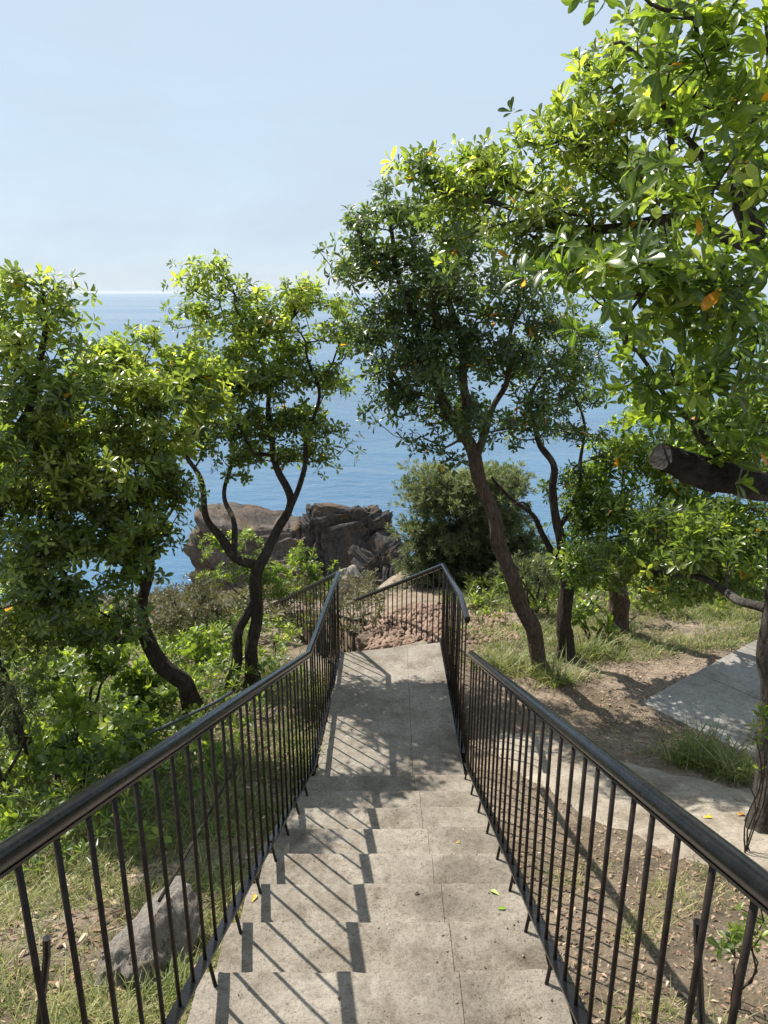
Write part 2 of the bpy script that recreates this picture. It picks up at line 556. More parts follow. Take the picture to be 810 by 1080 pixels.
def rough_box(x0, x1, y0, y1, ztop, zbot, nx, ny, seed, skew=0.0, r=0.012, corners=None, ri=0.0014):
    """slab with uneven worn arrises; skew shifts the right end along y"""
    V, Fc = [], []
    idx = {}

    def pt(i, j, lay):
        key = (i, j, lay)
        if key in idx:
            return idx[key]
        a, b = i / nx, j / ny
        if corners:
            (p00, p10, p11, p01) = corners
            x = (p00[0] * (1 - a) + p10[0] * a) * (1 - b) + (p01[0] * (1 - a) + p11[0] * a) * b
            y = (p00[1] * (1 - a) + p10[1] * a) * (1 - b) + (p01[1] * (1 - a) + p11[1] * a) * b
        else:
            x, y = x0 + (x1 - x0) * a, y0 + (y1 - y0) * b + skew * a
        z = ztop if lay == 0 else (ztop - r if lay == 1 else zbot)
        e = 0.0035 * noise.noise(Vector((x * 6, y * 6, seed))) + 0.002 * noise.noise(Vector((x * 23, y * 23, seed + 4)))
        wear = noise.noise(Vector((x * 9, seed * 1.7, y * 3)))
        if lay == 0:
            z += e
            ins = r * (0.8 + 0.7 * wear)
            if i == 0: x += ri * (0.6 + 0.8 * abs(wear))
            if i == nx: x -= ri * (0.6 + 0.8 * abs(wear))
            if j == 0: y += ins
            if j == ny:
                y -= ins
        elif lay == 1:
            if j == ny:
                y += 0.013 * wear + 0.006 * noise.noise(Vector((x * 31, seed, 0)))
            z += 0.006 * wear
        V.append((x, y, z))
        idx[key] = len(V) - 1
        return idx[key]

    for i in range(nx):
        for j in range(ny):
            Fc.append((pt(i, j, 0), pt(i + 1, j, 0), pt(i + 1, j + 1, 0), pt(i, j + 1, 0)))
    for l in (0, 1):
        for i in range(nx):
            Fc.append((pt(i, 0, l + 1), pt(i + 1, 0, l + 1), pt(i + 1, 0, l), pt(i, 0, l)))
            Fc.append((pt(i, ny, l), pt(i + 1, ny, l), pt(i + 1, ny, l + 1), pt(i, ny, l + 1)))
        for j in range(ny):
            Fc.append((pt(0, j, l), pt(0, j + 1, l), pt(0, j + 1, l + 1), pt(0, j, l + 1)))
            Fc.append((pt(nx, j + 1, l), pt(nx, j, l), pt(nx, j, l + 1), pt(nx, j + 1, l + 1)))
    return V, Fc


stairs = empty('concrete_stairs', 'worn grey concrete stairs running down between black railings to a landing', 'stairs', (0, 3, -3.4))
rs = random.Random(3)
for k in range(-6, 8):
    yn = NOSE0 + STEP_D * k
    z = slope_z(yn)
    y0 = yn - STEP_D - 0.03
    xl0, xr0 = float(left_x(yn)) - 0.04, float(right_x(yn)) + 0.045
    xj = 0.285 - 0.005 * k + rs.uniform(-0.012, 0.012)
    sk = rs.uniform(-0.008, 0.012)
    dz = rs.uniform(-0.005, 0.005)
    a = rough_box(xl0, xj - 0.0003, y0, yn, z, z - 0.55, 40, 14, k * 3.1 + 20)
    b = rough_box(xj + 0.0003, xr0, y0, yn + sk, z + dz, z - 0.55, 18, 14, k * 5.3 + 50)
    V, Fc = merge([a, b])
    tone = np.concatenate([np.full(len(a[0]), rs.uniform(0.25, 0.85)), np.full(len(b[0]), rs.uniform(0.0, 0.75))])
    o = mesh_obj('step', V, Fc, M_STEP, stairs, attrs={'slab_tone': tone})
    set_sharp(o, 50)
Z_LA, Z_LB = slope_z(NOSE0 + 7 * STEP_D) - 0.12, -3.83
YL0 = NOSE0 + 7 * STEP_D - 0.03


def landing_mesh():
    L0, R0 = (float(left_x(YL0)), YL0), (float(right_x(YL0)), YL0)
    L1, R1 = (-0.47, 7.30), (0.69, 7.57)
    jx0, jx1 = 0.235, 0.26
    J0, J1 = (jx0, YL0), (jx1, 7.30 + (7.57 - 7.30) * (jx1 + 0.47) / 1.16)
    parts = []
    for c, sd in (((L0, (J0[0] - 0.0005, J0[1]), (J1[0] - 0.0005, J1[1]), L1), 3.0), (((J0[0] + 0.0005, J0[1]), R0, R1, (J1[0] + 0.0005, J1[1])), 9.0)):
        V, Fc = rough_box(0, 0, 0, 0, 0, -0.5, 30, 50, sd, corners=c, ri=0.0012)
        V2 = []
        for x, y, z in V:
            k = (y - YL0) / (7.4 - YL0)
            V2.append((x, y, z + Z_LA + (Z_LB - Z_LA) * k))
        parts.append((V2, Fc))
    return merge(parts)


V, Fc = landing_mesh()
o = mesh_obj('stair_landing', V, Fc, M_LAND, stairs)
set_sharp(o, 50)

# lower flight that bears left beyond the landing edge
FD, FN, F0 = np.array((-0.40, 0.917)), np.array((0.917, 0.40)), np.array((0.10, 7.43))
lower = empty('lower_stairs', 'lower flight of concrete stairs bearing left beyond the landing edge', 'stairs', (-0.3, 8.4, -4.4))
for k in range(14):
    za = Z_LB - 0.165 * (k + 1)
    n0 = -0.6
    a = F0 + FD * (0.30 * k - 0.02)
    b = F0 + FD * (0.30 * (k + 1))
    cs = [a + FN * -0.56, a + FN * 0.56, b + FN * 0.56, b + FN * -0.56]
    if k == 0:
        cs[0], cs[1] = np.array((-0.46, 7.31)), np.array((0.68, 7.575))
    V, Fc = rough_box(0, 0, 0, 0, za, za - 0.5, 20, 8, 77 + k, corners=[tuple(q) for q in cs])
    o = mesh_obj('step', V, Fc, M_STEP, lower)
    set_sharp(o, 50)


# ------------------------------------------------------------------ railings
BAR_MESH = {}


def bar_mesh(length, r=0.0072):
    key = (round(length, 3), r)
    if key not in BAR_MESH:
        V, Fc = sweep([(0, 0, 0), (0, 0, length)], r, 8)
        me = bpy.data.meshes.new('baluster')
        me.from_pydata([tuple(v) for v in V], [], Fc)
        me.polygons.foreach_set('use_smooth', np.array([len(p.vertices) == 4 for p in me.polygons]))
        me.materials.append(M_BALU)
        BAR_MESH[key] = me
    return BAR_MESH[key]


def railing(root, top, drop, spacing=0.14, skip=0.06, r=0.0242, feet=(), h_fn=None, bars=True):
    """top: list of handrail points. drop: bottom rail below the handrail at each point."""
    base = Vector(root.location)
    top = [Vector(p) for p in top]
    bot = [p - Vector((0, 0, d)) for p, d in zip(top, drop)]
    V, Fc = sweep(top, r, 20)
    o = mesh_obj('handrail', V, Fc, M_PAINT, root)
    set_sharp(o, 60)
    V, Fc = flat_bar([p - Vector((0, 0, r + 0.004)) for p in top], 0.03, 0.008)
    mesh_obj('top_bar', V, Fc, M_PAINT, root)
    V, Fc = flat_bar(bot, 0.042, 0.012)
    mesh_obj('bottom_rail', V, Fc, M_PAINT, root)
    n = 0
    for i in range(len(top) - 1):
        a, b = top[i], top[i + 1]
        da, db = drop[i], drop[i + 1]
        L = math.hypot(b.x - a.x, b.y - a.y)
        m = max(1, int(round((L - skip) / spacing)))
        for k in range(m):
            f = (k + 0.5) / m
            p = a.lerp(b, f)
            d = da * (1 - f) + db * f
            length = round((d - r - 0.012) * 50) / 50 + 0.004
            ob = bpy.data.objects.new('baluster', bar_mesh(length))
            ob.location = p - Vector((0, 0, d - 0.004)) - base
            ob.rotation_euler = (random.uniform(-0.006, 0.006), random.uniform(-0.006, 0.006), random.uniform(0, 1))
            link(ob, root)
            n += 1
    for (p, q) in feet:
        qv = Vector(q)
        V, Fc = sweep([p, q], 0.008, 8)
        mesh_obj('foot_post', V, Fc, M_PAINT, root)
    return bot


def hand_l(y):   # left handrail over the flight
    return (float(-0.745 + 0.036 * y), y, slope_z(y) + 1.065)


def hand_r(y):
    return (float(0.625 + 0.0062 * y), y, slope_z(y) + 1.065)


left_r = empty('railing', 'long black metal railing with thick round handrail along left edge of stairs', 'railing', (-0.7, 2.5, -2.65), 'black metal railings')
tops = [hand_l(-0.6), hand_l(2.2), hand_l(4.93), (-0.487, 7.29, -2.88), (-0.487 - 0.4 * 4.1, 7.29 + 0.917 * 4.1, -2.88 - 0.535 * 4.1)]
drops = [0.965, 0.965, 1.0, 0.9, 0.9]
feet = []
for k in range(-3, 7):
    y = NOSE0 + STEP_D * k - 0.035
    x = hand_l(y)[0]
    feet.append(((x, y, slope_z(y) + 0.1), (x + 0.03, y - 0.03, slope_z(NOSE0 + STEP_D * k) - 0.01)))
for y in (5.2, 5.9, 6.6, 7.2):
    k = (y - 4.93) / (7.29 - 4.93)
    x = -0.568 + (0.081) * k
    feet.append(((x, y, -2.58 - 0.3 * k - (1.0 - 0.1 * k)), (x + 0.01, y, -3.84)))
railing(left_r, tops, drops, feet=feet)
V, Fc = sweep([(-0.715, 1.22, -1.31), (-0.722, 1.223, -1.36), (-1.0, 1.25, -2.6)], 0.0085, 8)
mesh_obj('brace', V, Fc, M_PAINT, left_r)

right_r = empty('railing', 'black metal railing with round handrail along right edge of upper flight, ending open', 'railing', (0.64, 2.5, -2.65), 'black metal railings')
tops = [hand_r(-0.6), hand_r(2.2), hand_r(4.95)]
feet = []
for k in range(-3, 8):
    y = NOSE0 + STEP_D * k - 0.035
    x = hand_r(y)[0]
    feet.append(((x, y, slope_z(y) + 0.1), (x - 0.022, y - 0.02, slope_z(NOSE0 + STEP_D * k) - 0.01)))
railing(right_r, tops, [0.965] * 3, feet=feet)
V, Fc = sweep([(0.642, 1.19, -1.235), (0.65, 1.192, -1.29), (0.85, 1.2, -2.5)], 0.0085, 8)
mesh_obj('brace', V, Fc, M_PAINT, right_r)
# cut end cap of the right handrail
far_r = empty('railing', 'black metal railing round the right side and far end of the landing', 'railing', (0.66, 7.5, -3.8), 'black metal railings')
tops = [(0.657, 5.26, -2.47), (0.648, 5.75, -2.47), (0.655, 7.57, -2.895), (0.655 - 0.4 * 4.0, 7.57 + 0.917 * 4.0, -2.895 - 0.558 * 4.0)]
feet = []
for y in (5.35, 5.9, 6.5, 7.1):
    feet.append(((0.66, y, -3.6), (0.665, y, -3.86)))
railing(far_r, tops, [1.22, 1.22, 0.93, 0.93], spacing=0.14, feet=feet)
# thin rail farther down the path
pr = empty('path_railing', 'thin black rail with slim posts farther down the path behind the landing', 'railing', (-0.3, 11.5, -6), 'black metal railings')
tp = [P(352, 632, 11.2), P(376, 629.5, 11.3), P(400, 629.5, 11.4), P(425, 633, 11.5), P(447, 641, 11.6)]
V, Fc = sweep(tp, 0.02, 8)
mesh_obj('handrail', V, Fc, M_PAINT, pr, smooth=True)
for i, p in enumerate(tp):
    V, Fc = sweep([p, (p[0], p[1], float(ground_h(p[0], p[1])) - 0.05)], 0.012, 6)
    mesh_obj('post', V, Fc, M_PAINT, pr)

# ------------------------------------------------------------------ paths on the right


def slab_path():
    parts = []
    along = [0, 0.95, 1.9, 2.85, 4.2, 5.6, 7.0, 8.4]
    for i in range(len(along) - 1):
        a = c0 + u_ * (along[i] + 0.006)
        b = c0 + u_ * (along[i + 1] - 0.004)
        V, Fc = rough_box(0, 0, 0, 0, 0, -0.25, 14, 14, 30 + i, corners=(tuple(a), tuple(b), tuple(b + w_ * 1.5), tuple(a + w_ * 1.5)))
        V = [(x, y, z + zP + 0.03 + 0.055 * max(0, ((x - c0[0]) * u_[0] + (y - c0[1]) * u_[1]) - 2.2)) for x, y, z in V]
        Fc = [tuple(reversed(q)) for q in Fc]
        parts.append((V, Fc))
    return merge(parts)


V, Fc = slab_path()
o = mesh_obj('concrete_path', V, Fc, M_SLAB)
set_sharp(o, 50)
o['kind'] = 'structure'


def patch(name, poly, mat, lift, step=0.035, edge=0.08):
    """sheet over the ground inside an uneven outline, its rim sunk into the soil"""
    poly = np.array(poly)
    x0, y0 = poly.min(0) - 0.1
    x1, y1 = poly.max(0) + 0.1
    xs, ys = np.arange(x0, x1, step), np.arange(y0, y1, step)
    X, Y = np.meshgrid(xs, ys)
    ins = np.zeros(X.shape, bool)
    dist = np.full(X.shape, 9.0)
    n = len(poly)
    for i in range(n):
        a, b = poly[i], poly[(i + 1) % n]
        cond = (a[1] > Y) != (b[1] > Y)
        xi = (b[0] - a[0]) * (Y - a[1]) / (b[1] - a[1] + 1e-12) + a[0]
        ins ^= cond & (X < xi)
        d = b - a
        t = np.clip(((X - a[0]) * d[0] + (Y - a[1]) * d[1]) / (d @ d), 0, 1)
        dist = np.minimum(dist, np.hypot(X - a[0] - t * d[0], Y - a[1] - t * d[1]))
    sd = np.where(ins, dist, -dist) + 0.05 * np.sin(7 * X + 3 * Y) * np.sin(6 * Y - 2 * X) + 0.02 * np.sin(21 * X) * np.cos(17 * Y)
    H = ground_h(X, Y) + np.where(sd > edge, lift, lift * np.clip(sd / edge, -1, 1) - 0.0) + 0.004 * np.sin(11 * X) * np.cos(13 * Y)
    keep = sd > -edge * 0.6
    nx = len(xs)
    V = np.stack([X, Y, H], -1).reshape(-1, 3)
    k = keep.ravel()
    faces = []
    for j in range(len(ys) - 1):
        for i in range(nx - 1):
            q = (j * nx + i, j * nx + i + 1, (j + 1) * nx + i + 1, (j + 1) * nx + i)
            if all(k[t] for t in q):
                faces.append(q)
    used = sorted({t for q in faces for t in q})
    mp = {t: i for i, t in enumerate(used)}
    o = mesh_obj(name, V[used], [tuple(mp[t] for t in q) for q in faces], mat, smooth=True)
    o['kind'] = 'structure'


patch('gravel_path', [(1.35, 5.5), (1.85, 5.02), (2.2, 4.72), (2.55, 4.55), (4.6, 4.3), (6, 3.2), (4.4, 2.2), (2.8, 2.9), (1.75, 3.55), (1.25, 4.3), (0.95, 5.0), (0.95, 5.5)], M_PAD, 0.03)


# ------------------------------------------------------------------ rocks
def rock(name, center, size, mat, seed, sub=5, amp=0.28, blocky=0.5, rot=0.0, label='', cat='rock', group=None, cuts=7, power=1.0, crack=0.06):
    bm = bmesh.new()
    bmesh.ops.create_icosphere(bm, subdivisions=sub, radius=1)
    rr = random.Random(seed)
    planes = []
    for i in range(cuts):
        d = Vector((rr.gauss(0, 1), rr.gauss(0, 1), rr.gauss(0.2, 0.8))).normalized()
        planes.append((d, rr.uniform(0.55, 0.85)))
    off = Vector((seed * 3.7, seed * 1.3, seed * 7.1))
    V = []
    for v in bm.verts:
        p = Vector([math.copysign(abs(t) ** power, t) for t in v.co]) if power != 1.0 else v.co.copy()
        if power != 1.0:
            p *= 0.86
        for d, k in planes:
            e = p.dot(d) - k
            if e > 0:
                p -= d * e * blocky * 1.6
        q = v.co * 1.3 + off
        f = noise.fractal(q, 0.9, 2.0, 6) * amp
        f += (0.5 - abs(noise.noise(q * 1.7))) * amp * 0.5
        f += 0.35 * amp * (noise.ridged_multi_fractal(q * 1.6, 0.8, 2.1, 5, 1.0, 2.0) - 1.0) * (0.6 if power != 1.0 else 0.25)
        f += 0.16 * amp * (0.5 - abs(noise.noise(q * 4.5))) + 0.06 * amp * noise.noise(q * 14) + 0.10 * amp * noise.noise(q * 7)
        if crack:
            wq = Vector((v.co.x * size[0], v.co.y * size[1], v.co.z * size[2] * 0.42)) * (1.5 / max(0.5, max(size) ** 0.5))
            wq += Vector((noise.noise(q * 2), noise.noise(q * 2 + Vector((9, 0, 0))), noise.noise(q * 2 + Vector((0, 9, 0))))) * 0.25 + off
            dd, pp_ = noise.voronoi(wq)
            edge = min(1.0, (dd[1] - dd[0]) / 0.14)
            f += crack * (noise.noise(pp_[0] * 5.3) * 0.9) - crack * 0.7 * (1 - edge) ** 2
            dd, pp_ = noise.voronoi(wq * 3.1)
            f += 0.35 * crack * noise.noise(pp_[0] * 4.1) - 0.25 * crack * (1 - min(1.0, (dd[1] - dd[0]) / 0.15)) ** 2
        p *= 1 + f
        c, s = math.cos(rot), math.sin(rot)
        x, y, z = p.x * size[0], p.y * size[1], p.z * size[2]
        V.append((center[0] + c * x - s * y, center[1] + s * x + c * y, center[2] + z))
    Fc = [[v.index for v in f.verts] for f in bm.faces]
    bm.free()
    o = mesh_obj(name, V, np.array(Fc), mat, smooth=True, origin=center)
    set_sharp(o, 38)
    tag(o, label, cat, group)
    return o


c = P(347, 592, 20.0)
rock('rock_outcrop', (c[0], c[1] + 0.9, c[2] - 0.45), (2.15, 1.9, 2.35), M_ROCKD, 11, 6, 0.2, 0.5, 0.25,
     'big dark rock outcrop with cracked steep face rising against the sea', 'rock', power=0.45, crack=0.16)
c = P(280, 604, 20.3)
rock('rock_outcrop', (c[0], c[1] + 0.5, c[2] - 0.5), (2.6, 2.0, 2.1), M_ROCKT, 23, 6, 0.24, 0.5, 0.1,
     'tan brown craggy rock ridge running left from the dark outcrop, behind the twin trunk tree', 'rock', power=0.55, crack=0.14)
c = P(405, 603, 18.9)
rock('rock_outcrop', (c[0], c[1] + 0.4, c[2] - 0.7), (0.9, 1.0, 1.9), M_ROCKD, 37, 6, 0.2, 0.6, 0.5,
     'dark rock spur in shade beside the bushy heath shrub', 'rock', power=0.5, crack=0.18)
c = P(364, 622, 14.5)
rock('boulder', tuple(c), (0.42, 0.5, 0.5), M_ROCKB, 41, 5, 0.25, 0.7, 0.0, 'pale grey boulder standing behind end of the left handrail', 'boulder')
c = P(392, 640, 13.0)
rock('boulder', tuple(c - np.array((0, 0, .1))), (0.6, 0.5, 0.42), M_ROCKB, 45, 5, 0.3, 0.7, 0.5, 'low rugged grey boulder seen through the far railing', 'boulder')
c = P(405, 672, 9.6)
rock('boulder', tuple(c - np.array((0, 0, .05))), (0.42, 0.42, 0.28), M_ROCKP, 51, 5, 0.25, 0.5, 0.2, 'reddish earthy boulder close behind the far landing railing', 'boulder')
c = P(158, 985, 2.55)
gz = float(ground_h(c[0], c[1]))
rock('boulder', (c[0] - 0.08, c[1] + 0.22, gz + 0.03), (0.20, 0.30, 0.17), M_ROCKB, 63, 5, 0.16, 0.6, -0.3, 'grey flat sided boulder in grass left of the stairs', 'boulder')


# ------------------------------------------------------------------ leaves
def leaf_template(detail):
    if detail:
        rows = [(0.0, 0.06), (0.30, 0.50), (0.64, 1.0), (0.88, 0.72), (1.0, 0.0)]
    else:
        rows = [(0.0, 0.06), (0.38, 0.62), (0.78, 1.0), (1.0, 0.0)]
    return rows


def build_leaves(name, base, direc, normal, length, width, tint, mat, parent, detail=False, droop=0.25, fold=0.3, rng=RNG, lobe=None):
    """one mesh of many bent, folded leaves. base, direc, normal: (n,3); length, width, tint: (n,)"""
    n = len(base)
    rows = lobe or leaf_template(detail)
    d = direc / np.linalg.norm(direc, axis=1, keepdims=True)
    nn = normal - d * np.sum(normal * d, 1, keepdims=True)
    nn = nn / np.maximum(np.linalg.norm(nn, axis=1, keepdims=True), 1e-6)
    s = np.cross(d, nn)
    dr = droop * (0.5 + rng.random(n))
    vs, mids = [], []
    for (t, w) in rows:
        L = (length * t)[:, None]
        bend = (-dr * length * t * t)[:, None]
        m = base + d * L + nn * bend
        if t == 1.0 and w == 0.0:
            vs.append(m)
            mids.append(1.0)
        else:
            wd = (width * 0.5 * w)[:, None]
            up = (width * 0.5 * w * fold)[:, None]
            vs += [m - s * wd + nn * up, m, m + s * wd + nn * up]
            mids += [0.0, 1.0, 0.0]
    k = len(vs)
    V = np.stack(vs, 1).reshape(-1, 3)
    fq = []
    nr = len(rows)
    for r in range(nr - 2):
        a, b = 3 * r, 3 * (r + 1)
        fq += [(a, a + 1, b + 1, b), (a + 1, a + 2, b + 2, b + 1)]
    a = 3 * (nr - 2)
    tip = a + 3
    # the tip as quads (a doubled vertex would be degenerate): a small flat end
    ft = [(a, a + 1, tip), (a + 1, a + 2, tip)]
    me = bpy.data.meshes.new(name)
    off = np.zeros(3)
    p = parent
    while p is not None:
        off += np.array(p.location)
        p = p.parent
    me.vertices.add(len(V))
    me.vertices.foreach_set('co', (V - off).astype(np.float32).ravel())
    base_i = (np.arange(n) * k)[:, None, None]
    Q = (np.array(fq)[None] + base_i).reshape(-1, 4)
    T = (np.array(ft)[None] + base_i).reshape(-1, 3)
    loops = np.concatenate([Q.ravel(), T.ravel()])
    me.loops.add(len(loops))
    me.loops.foreach_set('vertex_index', loops.astype(np.int32))
    tot = np.concatenate([np.full(len(Q), 4), np.full(len(T), 3)]).astype(np.int32)
    st = np.concatenate([[0], np.cumsum(tot)[:-1]]).astype(np.int32)
    me.polygons.add(len(tot))
    me.polygons.foreach_set('loop_start', st)
    me.polygons.foreach_set('loop_total', tot)
    me.polygons.foreach_set('use_smooth', np.ones(len(tot), dtype=bool))
    me.update(calc_edges=True)
    a = me.attributes.new('tint', 'FLOAT', 'POINT')
    a.data.foreach_set('value', np.repeat(tint, k).astype(np.float32))
    a = me.attributes.new('mid', 'FLOAT', 'POINT')
    a.data.foreach_set('value', np.tile(np.array(mids), n).astype(np.float32))
    me.materials.append(mat)
    o = bpy.data.objects.new(name, me)
    link(o, parent)
    return o


def unit(v):
    return v / np.maximum(np.linalg.norm(v, axis=-1, keepdims=True), 1e-9)


def rosettes(centers, axes, per, length, width, spread, rng, young=0.3, dying=0.004, ltint=None):
    """whorls of leaves about shoot tips -> arrays for build_leaves"""
    n = len(centers)
    axes = unit(axes)
    cnt = per
    az = rng.random((n, 1)) * 6.283 + np.arange(cnt)[None] * 2.399 + rng.normal(0, 0.25, (n, cnt))
    lay = np.linspace(0, 1, cnt)[None] + rng.normal(0, 0.1, (n, cnt))
    el = np.radians(spread[0] + (spread[1] - spread[0]) * np.clip(lay, 0, 1)) + rng.normal(0, 0.14, (n, cnt))
    ref = np.where(np.abs(axes[:, 2:3]) < 0.9, np.array([[0, 0, 1.0]]), np.array([[1.0, 0, 0]]))
    u = unit(np.cross(axes, ref))
    w = np.cross(axes, u)
    rad = u[:, None] * np.cos(az)[..., None] + w[:, None] * np.sin(az)[..., None]
    d = axes[:, None] * np.cos(el)[..., None] + rad * np.sin(el)[..., None]
    nrm = axes[:, None] * np.sin(el)[..., None] - rad * np.cos(el)[..., None]
    nrm = nrm + rng.normal(0, 0.25, nrm.shape)
    ln = length * (0.7 + 0.55 * rng.random((n, cnt))) * (0.75 + 0.5 * rng.random((n, 1))) * (0.7 + 0.3 * np.clip(lay, 0, 1))
    back = -axes[:, None] * (np.clip(lay, 0, 1) * length * 0.35)[..., None]
    base = centers[:, None] + back + d * (0.05 * length)
    tone = rng.random((n, 1)) ** 1.3
    isy = (rng.random((n, 1)) < young)
    t = np.clip(0.04 + 0.58 * tone + rng.normal(0, 0.09, (n, cnt)) + isy * (0.38 - 0.3 * np.clip(lay, 0, 1)), 0, 0.97)
    if ltint is not None:
        t = np.clip(t + np.asarray(ltint)[:, None], 0, 0.97)
    t = np.where(rng.random((n, cnt)) < dying, 2.0, t)
    wd = ln * (width / length) * (0.85 + 0.3 * rng.random((n, cnt)))
    return base.reshape(-1, 3), d.reshape(-1, 3), nrm.reshape(-1, 3), ln.ravel(), wd.ravel(), t.ravel()


# ------------------------------------------------------------------ tree growth
class Tree:
    def __init__(self, seed):
        self.rng = np.random.default_rng(seed)
        self.pos, self.par, self.rad, self.plen = [], [], [], []

    def add(self, p, par, r):
        self.pos.append(np.array(p, float))
        self.par.append(par)
        self.rad.append(r)
        self.plen.append(0 if par < 0 else self.plen[par] + np.linalg.norm(self.pos[-1] - self.pos[par]))
        return len(self.pos) - 1

    def limb(self, pts, r0, r1, start=-1, seg=0.06, wob=0.02):
        """hand-placed trunk or limb through pts; starts at existing node `start`"""
        pts = [np.array(p, float) for p in pts]
        if start >= 0:
            pts = [self.pos[start]] + pts
        # catmull-rom
        L = [np.linalg.norm(pts[i + 1] - pts[i]) for i in range(len(pts) - 1)]
        tot = sum(L)
        run = 0
        cur = start
        if start < 0:
            cur = self.add(pts[0], -1, r0 * (1.55 if r0 > 0.04 else 1))
        ph = self.rng.random(3) * 6
        for i in range(len(pts) - 1):
            p0 = pts[max(0, i - 1)]
            p1, p2 = pts[i], pts[i + 1]
            p3 = pts[min(len(pts) - 1, i + 2)]
            m = max(2, int(L[i] / seg))
            for k in range(1, m + 1):
                t = k / m
                q = 0.5 * ((2 * p1) + (-p0 + p2) * t + (2 * p0 - 5 * p1 + 4 * p2 - p3) * t * t + (-p0 + 3 * p1 - 3 * p2 + p3) * t ** 3)
                f = (run + L[i] * t) / tot
                q = q + wob * np.sin(f * np.array((9, 11, 7)) * max(1, tot) + ph) * min(1, f * 4)
                flare = 1 + (0.55 * math.exp(-max(0, f * tot - 0.12) / 0.14) if start < 0 and r0 > 0.04 else 0)
                cur = self.add(q, cur, (r0 * (1 - f) + r1 * f) * flare * (1 + 0.05 * math.sin(f * tot * 8 + ph[0]) + 0.03 * math.sin(f * tot * 21 + ph[1])))
            run += L[i]
        return cur

    def nearest(self, p):
        return int(np.argmin(np.linalg.norm(np.array(self.pos) - np.array(p), axis=1)))

    def grow(self, pts, alpha=0.35, seg=0.11, crook=0.12, up=0.1):
        """connect every crown point to the skeleton, short paths first"""
        pts = np.array(pts)
        P0 = np.array(self.pos)
        cap = len(P0) + len(pts) * 14 + 10
        buf = np.zeros((cap, 3))
        buf[:len(P0)] = P0
        pl = np.zeros(cap)
        pl[:len(P0)] = self.plen
        n = len(P0)
        d0 = np.array([np.min(np.linalg.norm(P0 - p, axis=1)) for p in pts])
        tips = []
        for i in np.argsort(d0):
            p = pts[i]
            dv = buf[:n] - p
            dist = np.sqrt((dv * dv).sum(1))
            j = int(np.argmin(dist + alpha * pl[:n] + 0.25 * np.clip(dv[:, 2], 0, None)))
            D = dist[j]
            m = int(min(12, max(1, D / seg)))
            cur = j
            a = buf[j].copy()
            side = self.rng.normal(0, 1, 3)
            for k in range(1, m + 1):
                t = k / m
                q = a + (p - a) * t
                q = q + side * crook * D * 0.5 * math.sin(math.pi * t) + np.array((0, 0, -up * D * math.sin(math.pi * t)))
                if k < m:
                    q = q + self.rng.normal(0, crook * 0.12, 3) * min(1, D)
                cur = self.add(q, cur, 0)
                buf[n] = q
                pl[n] = self.plen[cur]
                n += 1
            tips.append(cur)
        return tips

    def finish_radii(self, tip=0.0035, expo=2.3):
        n = len(self.pos)
        acc = np.zeros(n)
        child = np.zeros(n, int)
        for i in range(n):
            if self.par[i] >= 0:
                child[self.par[i]] += 1
        for i in range(n - 1, -1, -1):
            if child[i] == 0:
                acc[i] += tip ** expo
            if self.par[i] >= 0:
                acc[self.par[i]] += acc[i]
        pipe = acc ** (1 / expo)
        self.r = np.where(np.array(self.rad) > 0, np.array(self.rad), np.minimum(pipe, 0.05))
        for i in range(n):                       # never thicker than the wood it grows from
            if self.par[i] >= 0:
                self.r[i] = min(self.r[i], self.r[self.par[i]])

    def wood(self):
        n = len(self.pos)
        kids = [[] for _ in range(n)]
        for i, p in enumerate(self.par):
            if p >= 0:
                kids[p].append(i)
        V, Fc = [], []
        rnd = random.Random(5)
        starts = [(i, -1) for i in range(n) if self.par[i] < 0]
        while starts:
            i, frm = starts.pop()
            chain = ([frm] if frm >= 0 else []) + [i]
            rr = ([min(self.r[i] * 1.15, self.r[frm])] if frm >= 0 else []) + [self.r[i]]
            cur = i
            while kids[cur]:
                ks = sorted(kids[cur], key=lambda k: -self.r[k])
                for k in ks[1:]:
                    starts.append((k, cur))
                cur = ks[0]
                chain.append(cur)
                rr.append(self.r[cur])
            if len(chain) < 2:
                continue
            big = max(rr)
            sides = 26 if big > 0.05 else (8 if big > 0.02 else (5 if big > 0.008 else 4))
            jit = 0.13 if big > 0.03 else 0.0
            v, f = sweep([self.pos[c] for c in chain], 0, sides, False, rr, jit, rnd)
            o = len(V)
            V += [tuple(x) for x in v]
            Fc += [tuple(x + o for x in q) for q in f]
        return V, np.array(Fc)


TUFT = 13


def clump_points(clumps, dens, rng, mind=0.09):
    """clump: (u, v, ru, rv, Y, depth half-size) -> shoot points; more of them towards the outside"""
    out = []
    for (u, v, ru, rv, Y, dy) in clumps:
        c = P(u, v, Y)
        k = pxm(v, Y)
        r = np.array((ru * k, dy, rv * k))
        n = max(4, int(dens * 4.19 * r[0] * r[1] * r[2] * 1.0) + 3)
        ns = max(2, int(n / TUFT))
        q = unit(rng.normal(0, 1, (ns, 3))) * (rng.random((ns, 1)) ** 0.40)
        lump = 1 + 0.16 * np.sin(q @ rng.normal(0, 3.5, (3, 1)) + rng.random() * 6)
        sub = c + q * r * lump
        k = rng.integers(0, ns, n)
        size = (0.08 + 0.06 * rng.random(ns)) * min(1.0, float(r.mean()) / 0.33)
        g = rng.normal(0, 1, (n, 3)) * np.array((1.2, 1.2, 0.5))
        out.append(sub[k] + g * size[k][:, None])
    pts = np.concatenate(out)
    # thin out points that crowd each other
    keep = []
    grid = {}
    for i in rng.permutation(len(pts)):
        g = tuple((pts[i] / mind).astype(int))
        if g in grid:
            continue
        grid[g] = 1
        keep.append(i)
    return pts[keep]


